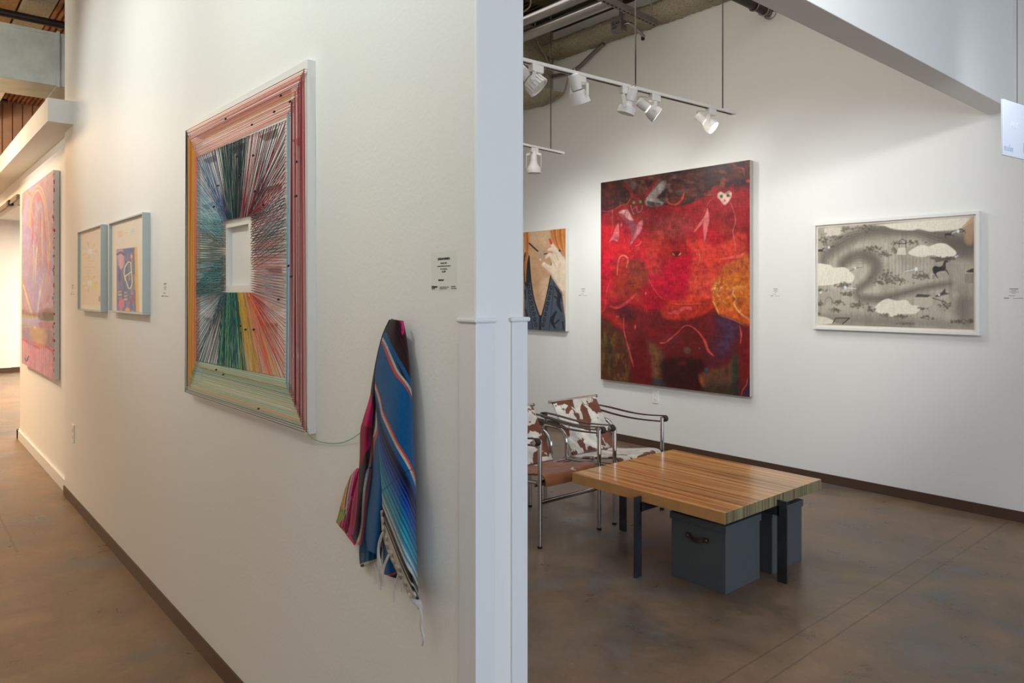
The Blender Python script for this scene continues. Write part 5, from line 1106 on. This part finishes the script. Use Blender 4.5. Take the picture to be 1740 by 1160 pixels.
# hem and fringe
P = Paint(640, 860, 725, 1050, 4, 26); P.fill((204, 198, 186)); P.mottle((176, 170, 158), 2, 5, .45, .65, .7); P.grain(.12, .8, .8)
sheet('hem', [(648, 868), (649, 885), (651, 908), (657, 930), (664, 948), (674, 968), (682, 984), (690, 1000), (697, 1014)], [(651, 866), (653, 884), (659, 903), (667, 926), (676, 948), (687, 968), (697, 988), (704, 1002), (711, 1018)], P, lambda u, v: .040 + .010 * math.sin(math.pi * u) + .004 * math.sin(v * 38 + u * 5) + .003 * math.sin(v * 71), 30, 160, .004)
MB().tube([ony(x, y, YP - .046 + .002 * i) for i, (x, y) in enumerate(smooth_path([(698, 1006), (703, 1014), (708, 1021), (713, 1028), (716, 1036)], 3))], [.006, .0085, .010, .009, .0105, .0085, .0095, .0075, .0085, .006, .007, .0055, .004], 12).build('hem_knot', M['white_cord'], bl, smooth=True)
rf = random.Random(3)
def cord(name, pts, r, yy, strands=5, spread=1.6):
    mb = MB()
    for s_ in range(strands):
        jx, ph = (rf.random() - .5) * spread, rf.random() * 6
        pp = [ony(x + jx * (1 + i * .25) + .5 * math.sin(i * 2 + ph), y + rf.random(), YP - yy + .003 * math.sin(ph + i)) for i, (x, y) in enumerate(pts)]
        mb.tube(smooth_path(pp, 5), [r] * (5 * (len(pp) - 1)) + [r * .4], 6)
    mb.build(name, M['white_cord'], bl, smooth=True)
cord('fringe_cord', [(651, 904), (646, 916), (643, 932), (644, 950), (647, 962)], .0016, .052, 6, 2.2)
cord('fringe_cord', [(661, 942), (656, 952), (651, 966), (650, 980), (651, 996)], .0015, .050, 6, 2.0)
cord('fringe_cord', [(676, 976), (672, 990), (670, 1005), (669, 1022)], .0014, .046, 5, 1.4)
cord('fringe_cord', [(708, 1022), (715, 1036), (716, 1050), (715, 1066), (719, 1086), (718, 1096)], .0018, .03, 7, 2.4)
cord('fringe_cord', [(640, 952), (642, 965), (644, 985), (645, 1002)], .0006, .03, 6, 6)
cord('fringe_cord', [(634, 956), (636, 972), (637, 992)], .0005, .03, 4, 6)
cord('fringe_cord', [(682, 985), (684, 996), (686, 1006)], .0006, .045, 5, 5)
MB().lathe(ony(677, 556, YP), (0, -1, 0), [(0, .005), (.022, .005), (.026, .007), (.028, .003)], 12).build('wall_hook', M['conduit'], bl, smooth=True)

# ================================================================== WALL LABELS, OUTLETS
def text_mesh(s, size, name='t', bold=0.0):
    cu = bpy.data.curves.new(name, 'FONT'); cu.body = s; cu.size = size; cu.align_x = 'CENTER'; cu.align_y = 'CENTER'; cu.extrude = .0002; cu.offset = bold
    o = bpy.data.objects.new(name, cu); C.objects.link(o)
    dg = bpy.context.evaluated_depsgraph_get(); me = bpy.data.meshes.new_from_object(o.evaluated_get(dg)); bpy.data.objects.remove(o)
    vs = [v.co.copy() for v in me.vertices]; fs = [tuple(p.vertices) for p in me.polygons]; bpy.data.meshes.remove(me); return vs, fs
def lay_text(mb, s, size, pos, right=(1, 0, 0), up=(0, 0, 1), out=(0, -1, 0), width=None, bold=0.0):
    vs, fs = text_mesh(s, size, bold=bold); r, u, o = Vector(right), Vector(up), Vector(out); k = 1.0
    if width:
        w_ = max(v.x for v in vs) - min(v.x for v in vs); k = width / w_ if w_ else 1
    mb.add([Vector(pos) + r * (v.x * k) + u * v.y + o * v.z for v in vs], fs)
M['vinyl'] = mat('pale_label_card', rgb(219, 222, 213), .5)
def wall_label(label, px0, px1, py0, py1, yw, lines, foot=True, group=None, mt='vinyl'):
    a, b = ony(px0, py0, yw), ony(px1, py0, yw); z1 = ony((px0 + px1) / 2, py0, yw).z; z0 = ony((px0 + px1) / 2, py1, yw).z; w_, h_ = b.x - a.x, z1 - z0
    t = thing('wall_label', label, 'wall label', ((a.x + b.x) / 2, yw, z0), group)
    MB().box((a.x, yw - .0004, z0), (b.x, yw, z1)).build('card', M[mt], t)
    mb = MB(); cx = (a.x + b.x) / 2
    for (s, fx, fy, fw, fh, bd) in lines:
        if s: lay_text(mb, s, h_ * fh * 1.35, (cx + w_ * fx, yw - .001, z1 - h_ * fy), width=w_ * fw, bold=bd)
        else: mb.box((cx + w_ * (fx - fw / 2), yw - .0012, z1 - h_ * (fy + fh / 2)), (cx + w_ * (fx + fw / 2), yw - .0008, z1 - h_ * (fy - fh / 2)))
    mb.build('lettering', M['ink'] if lines is L1 else M['ink_soft'], t); return t
L1 = [('JORDAN BENEDI', .0, .19, .46, .055, .0002), ('Untitled, 2021', .0, .30, .24, .04, 0), ('cotton thread and wood', .0, .375, .50, .038, 0), ('46 x 46 inches', .0, .45, .26, .038, 0), ('$1,200', .0, .52, .14, .045, 0),
      ('MORE INFO', -.10, .74, .21, .045, .0001), ('artspace', -.36, .905, .23, .06, .0003), ('gallery', -.41, .955, .12, .028, 0), ('artspace gallery on main', .02, .915, .36, .025, 0), ('open daily  noon to six', -.02, .955, .28, .025, 0), ('513 555 0100', .36, .905, .16, .025, 0), ('visit our desk', .38, .95, .20, .03, 0)]
wall_label('small text label on partition right of the string artwork, above the blanket', 733, 777, 427, 493, YP, L1)
L2 = [(None, 0, .18, .42, .06, 0), (None, 0, .32, .24, .03, 0), (None, 0, .42, .46, .03, 0), (None, 0, .52, .2, .03, 0), (None, -.1, .74, .3, .035, 0), (None, -.35, .92, .26, .06, 0), (None, .2, .93, .5, .03, 0)]
wall_label('tiny text label on partition between right grey framed print and string artwork', 275, 287, 477, 505, YP, L2, mt='wall')
wall_label('tiny text label on partition left of both grey framed prints', 120, 127, 481, 501, YP, L2, mt='wall')
wall_label('tiny text label on back wall between portrait painting and red painting', 983, 999, 488, 503, YB, L2, mt='wall')
wall_label('tiny text label on back wall between red painting and framed drawing', 1309, 1327, 488, 504, YB, L2, mt='wall')
wall_label('text label on back wall at the right of the framed drawing', 1705, 1741, 487, 508, YB, L2, mt='wall')
def outlet(label, cx, cz, yw, name='power_outlet', w_=.072, h_=.117, k=2):
    t = thing(name, label, 'power outlet' if k == 2 else 'switch', (cx, yw, cz - h_ / 2))
    MB().box((cx - w_ / 2, yw - .006, cz - h_ / 2), (cx + w_ / 2, yw, cz + h_ / 2)).build('cover_plate', M['plate'], t, bevel=.002)
    mb = MB(); ms = MB()
    for s_ in (-1, 1):
        zc = cz + s_ * h_ * .2; mb.lathe((cx, yw - .006, zc), (0, -1, 0), [(0, .017), (.0015, .0165)], 20)
        ms.box((cx - .008, yw - .008, zc - .003), (cx - .006, yw - .0074, zc + .006)).box((cx + .006, yw - .008, zc - .003), (cx + .008, yw - .0074, zc + .005)).lathe((cx, yw - .0074, zc - .009), (0, -1, 0), [(0, .0022), (.0006, .0022)], 8)
    mb.build('socket_face', M['plate'], t); ms.build('slots', M['slot'], t)
c_ = ony(1114, 674, YB); outlet('white power outlet on back wall below the red painting', c_.x, c_.z, YB)
c_ = ony(125, 736, YP); outlet('white power outlet low on the partition below the grey framed prints', c_.x, c_.z, YP)

# ================================================================== TABLE
tx0, tx1, ty0, ty1, tz0, tz1 = -2.776, -1.824, 2.820, 3.715, .366, .420
tb = thing('coffee_table', 'low square coffee table with thick striped laminated wood top on steel legs', 'coffee table', (-2.30, 3.27, 0))
mb = MB(); vs = [(tx0, ty0, tz0), (tx1, ty0, tz0), (tx1, ty1, tz0), (tx0, ty1, tz0), (tx0, ty0, tz1), (tx1, ty0, tz1), (tx1, ty1, tz1), (tx0, ty1, tz1)]
mb.add(vs, [(0, 3, 2, 1)], 0).add(vs, [(4, 5, 6, 7)], 0).add(vs, [(0, 1, 5, 4), (2, 3, 7, 6)], 1).add(vs, [(1, 2, 6, 5), (3, 0, 4, 7)], 2)
bm_v = {}; vv = []; ff = []
for f_ in mb.f:
    g_ = []
    for i in f_:
        k = mb.v[i]
        if k not in bm_v: bm_v[k] = len(vv); vv.append(k)
        g_.append(bm_v[k])
    ff.append(tuple(g_))
mb.v, mb.f = vv, ff
mb.build('tabletop', [M['wood_top'], M['wood_side'], M['wood_end']], tb, bevel=.0025)
cx, cy = -2.30, 3.27; lw, lt = .052, .010
MB().box((tx0 - lt, cy - .005, .318), (tx1 + lt, cy + .005, tz0)).box((cx - .005, ty0 - lt, .318), (cx + .005, ty1 + lt, tz0)).build('cross_frame', M['steel'], tb)
for (a, b) in (((tx1, cy - .005), (tx1 + lw - .002, cy + .005)), ((tx0, cy - .005), (tx0 - lw + .002, cy + .005)), ((cx - .005, ty0), (cx + .005, ty0 - lw + .002)), ((cx - .005, ty1), (cx + .005, ty1 + lw - .002))):
    MB().box((a[0], a[1], 0), (b[0], b[1], .396)).build('leg', M['steel'], tb, bevel=.0008)
def storage_box(label, x0, y0, w_=.306, d_=.296, h_=.318, cross=None):
    t = thing('storage_box', label, 'storage box', (x0 + w_ / 2, y0 + d_ / 2, 0), 'grey storage boxes under the coffee table')
    MB().box((x0, y0, 0), (x0 + w_, y0 + d_, h_ - .006)).build('box_body', M['box'], t, bevel=.0015)
    MB().box((x0 - .006, y0 - .006, h_ - .034), (x0 + w_ + .006, y0 + d_ + .006, h_)).build('lid', M['box'], t, bevel=.0015)
    cxx = x0 + w_ * .5; z_ = h_ * .70
    pp = [(cxx - .063, y0 - .003, z_ + .004), (cxx - .035, y0 - .005, z_ + .003), (cxx - .018, y0 - .016, z_ - .003), (cxx, y0 - .019, z_ - .006), (cxx + .018, y0 - .016, z_ - .003), (cxx + .035, y0 - .005, z_ + .003), (cxx + .063, y0 - .003, z_ + .004)]
    sp = smooth_path(pp, 4); hb = MB()
    n_ = len(sp); vs = []
    for i, p in enumerate(sp):
        hh = .011 if 3 < i < n_ - 4 else .013
        if i == 0 or i == n_ - 1: hh = .008
        for (dy, dz) in ((0, hh), (-.0025, hh), (-.0025, -hh), (0, -hh)): vs.append((p[0], p[1] + dy, p[2] + dz))
    fs = [(i * 4 + j, i * 4 + (j + 1) % 4, (i + 1) * 4 + (j + 1) % 4, (i + 1) * 4 + j) for i in range(n_ - 1) for j in range(4)] + [(0, 1, 2, 3), tuple((n_ - 1) * 4 + j for j in (3, 2, 1, 0))]
    h = hb.add(vs, fs).build('handle', M['leather'], t, smooth=True)
    for s_ in (-1, 1): MB().lathe((cxx + s_ * .052, y0 - .004, z_ + .003), (0, -1, 0), [(0, .0055), (.002, .005), (.003, .002)], 14).build('rivet', M['conduit'], h, smooth=True)
storage_box('dark grey lidded box with leather handle at the front under the table', -2.204, 2.938)
storage_box('dark grey lidded box behind the front one, by the right table leg', -2.190, 3.325)

# ================================================================== CHAIRS
def chair(label, y0, w_, xf, cow_back, cow_seat):
    t = thing('tubular_armchair', label, 'armchair', (xf - .3, y0 + w_ / 2, 0), 'cowhide armchairs beside the coffee table')
    r = .0122; y1 = y0 + w_; X = lambda v: xf + v
    for y_ in (y0, y1):
        l = MB().tube([(xf, y_, .006), (xf, y_, .588)], r, 14).lathe((xf, y_, .586), (0, 0, 1), [(0, r), (.004, r * .9), (.006, r * .4)], 14).build('front_leg', M['chrome'], t, smooth=True)
        MB().lathe((xf, y_, 0), (0, 0, 1), [(0, .0135), (.010, .0145), (.012, .0125)], 14).build('rubber_foot', M['rubber'], l, smooth=True)
        pts = [(X(-.61), y_, .006), (X(-.61), y_, .50), (X(-.607), y_, .512), (X(-.596), y_, .517), (X(-.50), y_, .517)]
        pts += [(X(-.50) + .09 * math.sin(a), y_, .427 + .09 * math.cos(a)) for a in [R(15 * k) for k in range(1, 7)]] + [(X(-.41), y_, .33)]
        l = MB().tube(pts, r, 14).build('rear_leg', M['chrome'], t, smooth=True)
        MB().lathe((X(-.61), y_, 0), (0, 0, 1), [(0, .0135), (.010, .0145), (.012, .0125)], 14).build('rubber_foot', M['rubber'], l, smooth=True)
    for x_ in (xf, X(-.61)): MB().tube([(x_, y0, .248), (x_, y1, .248)], r, 14).build('stretcher', M['chrome'], t, smooth=True)
    mb = MB()
    for y_ in (y0 + .012, y1 - .012): mb.tube([(X(.0), y_, .352), (X(-.2), y_, .335), (X(-.41), y_, .325)], .011, 12)
    mb.tube([(X(-.02), y0, .352), (X(-.02), y1, .352)], .012, 12).tube([(X(-.045), y0, .330), (X(-.045), y1, .330)], .007, 10).tube([(X(-.41), y0, .325), (X(-.41), y1, .325)], .011, 12)
    mb.build('seat_frame', M['chrome'], t, smooth=True)
    # sagging hide seat wrapped over the front bar
    def slab(name, prof, y_a, y_b, th, m, belly, nrm):
        n_ = len(prof); ny = 14; vs = []
        for i in range(n_):
            a, b = prof[max(i - 1, 0)], prof[min(i + 1, n_ - 1)]; d_ = Vector((b[0] - a[0], 0, b[1] - a[1])).normalized(); nn = Vector((-d_.z, 0, d_.x)) * nrm
            for j in range(ny):
                v = j / (ny - 1); e = 1 - abs(2 * v - 1) ** 6; yy_ = y_a + (y_b - y_a) * v
                p = Vector((prof[i][0], yy_, prof[i][1])) - nn * (belly * math.sin(math.pi * i / (n_ - 1)) * math.sin(math.pi * v))
                vs.append(p + nn * th / 2 * (.35 + .65 * e))
        m_ = len(vs)
        for i in range(n_):
            a, b = prof[max(i - 1, 0)], prof[min(i + 1, n_ - 1)]; d_ = Vector((b[0] - a[0], 0, b[1] - a[1])).normalized(); nn = Vector((-d_.z, 0, d_.x)) * nrm
            for j in range(ny):
                v = j / (ny - 1); e = 1 - abs(2 * v - 1) ** 6; yy_ = y_a + (y_b - y_a) * v
                p = Vector((prof[i][0], yy_, prof[i][1])) - nn * (belly * math.sin(math.pi * i / (n_ - 1)) * math.sin(math.pi * v)); vs.append(p - nn * th / 2 * (.35 + .65 * e))
        fs = []
        for i in range(n_ - 1):
            for j in range(ny - 1):
                a = i * ny + j; fs.append((a, a + 1, a + ny + 1, a + ny)); a += m_; fs.append((a, a + ny, a + ny + 1, a + 1))
        for i in range(n_ - 1):
            for j in (0, ny - 1):
                a = i * ny + j; fs.append((a, a + ny, a + ny + m_, a + m_))
        for j in range(ny - 1):
            for i in (0, n_ - 1):
                a = i * ny + j; fs.append((a, a + 1, a + 1 + m_, a + m_))
        return MB().add(vs, fs).build(name, m, t, smooth=True)
    sp = smooth_path([(X(.012), .335), (X(.016), .360), (X(-.005), .386), (X(-.06), .388), (X(-.2), .362), (X(-.32), .342), (X(-.41), .342)], 4)
    slab('seat', sp, y0 + .028, y1 - .028, .022, cow_seat, .016, -1)
    bp_ = smooth_path([(X(-.375), .350), (X(-.43), .44), (X(-.49), .54), (X(-.565), .665)], 5)
    slab('backrest', bp_, y0 + .022, y1 - .022, .032, cow_back, -.020, 1)
    MB().tube([(X(-.572), y0 + .010, .672), (X(-.572), y1 - .010, .672)], .0095, 12).lathe((X(-.572), y0 + .006, .672), (0, -1, 0), [(0, .011), (.006, .011)], 12).lathe((X(-.572), y1 - .006, .672), (0, 1, 0), [(0, .011), (.006, .011)], 12).build('back_rod', M['chrome'], t, smooth=True)
    for s_, y_ in ((-1, y0), (1, y1)):
        arm = MB(); ya, yb_ = y_ + s_ * .010, y_ + s_ * .042
        # leather wraps around front and rear bars joined by an upper and a lower strap
        prof = []
        zf, zr, rf_, rr_ = .583, .590, .021, .016
        for k in range(9): a = R(-90 + 22.5 * k); prof.append((X(-.002) + rf_ * math.cos(a), zf + rf_ * math.sin(a)))
        for k in range(1, 12): v = k / 12; prof.append((X(-.602 * v), zf + rf_ + (zr + rr_ - zf - rf_) * v - .022 * math.sin(math.pi * v) + .012 * math.sin(math.pi * v * v)))
        for k in range(9): a = R(90 + 22.5 * k); prof.append((X(-.602) + rr_ * math.cos(a), zr + rr_ * math.sin(a)))
        for k in range(1, 12): v = 1 - k / 12; prof.append((X(-.602 * v), zf - rf_ + (zr - rr_ - zf + rf_) * v - .018 * math.sin(math.pi * v)))
        n_ = len(prof); th = .004; vs = []
        for (yy_, inn) in ((ya, 0), (yb_, 0), (yb_, 1), (ya, 1)):
            for i in range(n_):
                a, b = prof[i - 1], prof[(i + 1) % n_]; d_ = Vector((b[0] - a[0], b[1] - a[1])).normalized(); nn = (d_.y, -d_.x)
                vs.append((prof[i][0] - nn[0] * th * inn, yy_, prof[i][1] - nn[1] * th * inn))
        fs = []
        for q_ in range(4):
            q2 = (q_ + 1) % 4
            for i in range(n_): i2 = (i + 1) % n_; fs.append((q_ * n_ + i, q_ * n_ + i2, q2 * n_ + i2, q2 * n_ + i))
        st_ = MB().add(vs, fs).build('armrest_strap', M['leather'], t, smooth=True)
        MB().tube([(X(-.002), y_, zf), (X(-.002), yb_ + s_ * .002, zf)], .0155, 14).build('front_arm_bar', M['chrome'], t, smooth=True)
        MB().tube([(X(-.602), y_, zr), (X(-.602), yb_ + s_ * .002, zr)], .0115, 14).build('rear_arm_bar', M['chrome'], t, smooth=True)
        MB().tube([(X(-.61), y_, .51), (X(-.602), y_, zr)], .0105, 12).build('arm_post', M['chrome'], t, smooth=True)
chair('steel tube armchair with brown cowhide seat, half hidden by the partition', 2.703, .478, -2.908, M['cow_a'], M['cow_seat_a'])
chair('steel tube armchair with brown and white cowhide, nearer the red painting', 3.325, .462, -2.915, M['cow_a'], M['cow_seat_b'])

# ================================================================== TRACK LIGHTING
ZT = 2.60
def track(label, pe, ps, wires, far):
    a, b = onz(pe[0], pe[1], ZT), onz(ps[0], ps[1], ZT); d = (b - a).normalized(); b2 = b + d * far
    t = thing('lighting_track', label, 'lighting track', (a + b2) / 2)
    MB().bar(a + Vector((0, 0, .009)), b2 + Vector((0, 0, .009)), .036, .018).build('rail', M['lampwhite'], t, bevel=.001)
    sd = Vector((d.y, -d.x, 0)); sd = sd if sd.x > 0 else -sd
    MB().bar(a + d * .03 + Vector((0, 0, -.0005)), b2 + Vector((0, 0, -.0005)), .010, .003).build('slot', M['slot'], t)
    for wx in wires:
        p = onz(wx[0], wx[1], ZT + .018); MB().tube([p, (p.x, p.y, 4.12)], .0042, 8).build('hanging_cable', M['wirec'], t, smooth=True)
    return a, d
ta, td = track('white lighting track holding five spotlights in front of the red painting', (1247, 195), (891, 106), [(1228, 186), (1080, 149)], 1.2)
tb_, td2 = track('short white lighting track farther back, above the portrait painting', (957, 262), (891, 248), [(936, 256)], 1.4)
def on_line(a, d, px):
    v = ray(px, 0); k = Vector((v[0], v[1])); # a + d*s = k*t
    det = d.x * (-k.y) + k.x * d.y
    s_ = (a.x * k.y - a.y * k.x) / (d.x * -k.y + d.y * k.x) if abs(det) > 1e-9 else 0
    return a + d * s_
def screen_dir(r, u, tow): return (SR * r + Vector((0, 0, u)) - SA * tow).normalized()
def lamp(label, p, drop, aim, kind, group, lit, off=(0, 0), sc=1.0):
    """track head: p on the track, pivot drop below it"""
    t = thing('track_spotlight', label, 'spotlight', p, group)
    MB().box(p - Vector((.018, .040, .040)), p + Vector((.018, .040, 0))).build('adapter', M['lampwhite'], t, bevel=.003)
    pv = p - Vector((0, 0, drop)) + SR * off[0]; d = aim.normalized(); side = d.cross(Vector((0, 0, 1)))
    side = side.normalized() if side.length > .1 else SR.copy()
    rh = .050 * sc
    # yoke
    mb = MB(); top = p - Vector((0, 0, .042)) 
    for s_ in ((1,) if kind == 'one' else (1, -1)):
        a = top + side * (.012 * s_); b_ = top + side * (rh + .006) * s_ - Vector((0, 0, .012)); c_ = pv + side * (rh + .006) * s_
        mb.bar(a, b_, .018, .003, up=side.cross(Vector((0, 0, 1)))); mb.bar(b_ + Vector((0, 0, .002)), c_, .020, .003, up=side)
    mb.build('yoke', M['lampwhite'], t)
    # shade: ring and neck
    if kind == 'bell': prof = [(-.125, .018), (-.12, .022), (-.05, .026), (-.03, .030), (.0, .050), (.02, .054), (.04, .053)]
    elif kind == 'ring': prof = [(-.048, .018), (-.045, .021), (-.018, .026), (-.012, .050), (.0, .052), (.028, .052)]
    else: prof = [(-.03, .030), (-.028, .036), (.0, .045), (.03, .050), (.034, .050)]
    MB().lathe(pv, d, [(a * sc, b * sc) for a, b in prof], 28, cap=False).lathe(pv, d, [(prof[-1][0] * sc, prof[-1][1] * sc), (prof[-1][0] * sc, prof[-1][1] * .86 * sc), (prof[-1][0] * .4 * sc, prof[-1][1] * .80 * sc)], 28, cap=False).build('shade', M['lampwhite'], t, smooth=True)
    if kind != 'bell': MB().lathe(pv - d * (.032 * sc if kind != 'ring' else .046 * sc), -d, [(0, .020 * sc), (.004, .027 * sc), (.03, .0285 * sc), (.075 * sc, .027 * sc), (.080 * sc, .022 * sc), (.082 * sc, .005)], 22).build('socket', M['lampwhite'], t, smooth=True)
    e = prof[-1]
    lens = MB().lathe(pv + d * (e[0] * .7 * sc), d, [(0, e[1] * .84 * sc), (.005 * sc, e[1] * .83 * sc), (.009 * sc, e[1] * .5 * sc), (.010 * sc, .002)], 26).build('lens', M['lens'] if lit else M['lens_off'], t, smooth=True)
    if kind == 'fin':
        mb = MB()
        for k in range(18):
            a = 2 * math.pi * k / 18; u = d.orthogonal().normalized(); v = d.cross(u); rr = u * math.cos(a) + v * math.sin(a)
            mb.bar(pv + rr * .047 * sc - d * .01, pv + rr * .052 * sc + d * .034 * sc, .004, .006, up=rr)
        mb.build('fins', M['lampwhite'], t)
    tail = pv - d * .10 * sc
    MB().tube(smooth_path([tail, tail - d * .025 + SR * .012 + Vector((0, 0, .02)), (tail + top) / 2 + Vector((0, 0, .03)), top + SR * .005], 6), .0022, 6).build('cord', M['cable'], t, smooth=True)
    return pv, d
g = 'spotlights on the long lighting track'
lamp('white finned spotlight at the left end of the long track, cut by partition', on_line(ta, td, 911), .095, screen_dir(.62, -.62, .10), 'fin', g, False, (-.01, 0), 1.12)
lamp('glowing white spotlight second from left on the long track', on_line(ta, td, 984), .115, screen_dir(.28, -.85, -.25), 'plain', g, False, (.0, 0), 1.12)
lamp('white spotlight with wide flat ring facing down, middle of the long track', on_line(ta, td, 1062), .125, screen_dir(-.28, -.92, -.10), 'ring', g, False, (.012, 0), 1.0)
lamp('white spotlight tilted right with thin bright rim, second from right on long track', on_line(ta, td, 1112), .105, screen_dir(.80, -.60, .03), 'one', g, True, (-.01, 0), 1.0)
lamp('lit white spotlight with bright oval lens, rightmost on the long track', on_line(ta, td, 1208), .105, screen_dir(.62, -.62, .38), 'one', g, True, (-.008, 0), 1.0)
lamp('white bell shaped spotlight on the short far track above the portrait', on_line(tb_, td2, 907), .165, screen_dir(.0, -1, .0), 'bell', None, False, (0, 0), 1.1)

# ================================================================== HANGING SIGN AT THE RIGHT
M['sign'] = mat('frosted_sign_panel', rgb(222, 228, 240), .12, spec=.6, trans=0.0, coat=.3)
s0 = ony(1702, 168, 3.2); s1 = ony(1740, 180, 3.2)
# a panel hung at an angle: left edge at s0, running right and slightly nearer
pL = ony(1702.5, 168, 3.0); zt = pL.z; 
v = ray(1740, 180); tt = (zt - CH) / v[2]; pR = Vector((v[0] * tt, v[1] * tt, zt)); dd = (pR - pL).normalized(); pE = pL + dd * .9
zb_ = ony(1702.5, 263, 3.0).z
t = thing('hanging_sign', 'pale blue translucent hanging sign at right edge with faint lettering', 'sign', (pL + pE) / 2)
nn = Vector((dd.y, -dd.x, 0)); nn = nn if nn.dot(SA) < 0 else -nn
MB().bar(Vector((pL.x, pL.y, (zt + zb_) / 2)), Vector((pE.x, pE.y, (zt + zb_) / 2)), .008, zt - zb_).build('panel', M['sign'], t, bevel=.001)
mb = MB()
for k in (.12, .78): q_ = pL + dd * k; mb.tube([(q_.x, q_.y, zt - .005), (q_.x, q_.y, 4.12)], .0012, 6)
mb.build('hanging_wire', M['wirec'], t)
o_ = nn * .0046
def sp_(fx, fz): return pL + dd * fx + Vector((0, 0, -(zt - zb_) * fz)) + o_
W1 = (pR - pL).length
mb = MB(); lay_text(mb, 'ARTS', .030, sp_(W1 * .52, .42), dd, (0, 0, 1), nn, width=W1 * .36); mb.build('white_lettering', mat('white_letters', rgb(240, 244, 250), .4), t)
mb = MB(); lay_text(mb, 'studios', .034, sp_(W1 * .24, .86), dd, (0, 0, 1), nn, width=W1 * .40); mb.build('faint_lettering', mat('faint_blue_letters', rgb(186, 198, 220), .4), t)
mb = MB(); lay_text(mb, 'F', .052, sp_(W1 * .97, .80), dd, (0, 0, 1), nn); mb.build('grey_lettering', mat('grey_letters', rgb(146, 158, 180), .4), t)
# marker writing on the junction box
t, xa, xb_, yj, zlo, zhi = JB
mb = MB(); h_ = zhi - zlo
lay_text(mb, 'SLAA', h_ * .36, ((xa + xb_) / 2, yj, zlo + h_ * .70), width=(xb_ - xa) * .86, bold=.001); lay_text(mb, '#27', h_ * .32, (xa + (xb_ - xa) * .38, yj, zlo + h_ * .36), width=(xb_ - xa) * .55, bold=.001)
mb.build('marker_writing', M['black'], t)
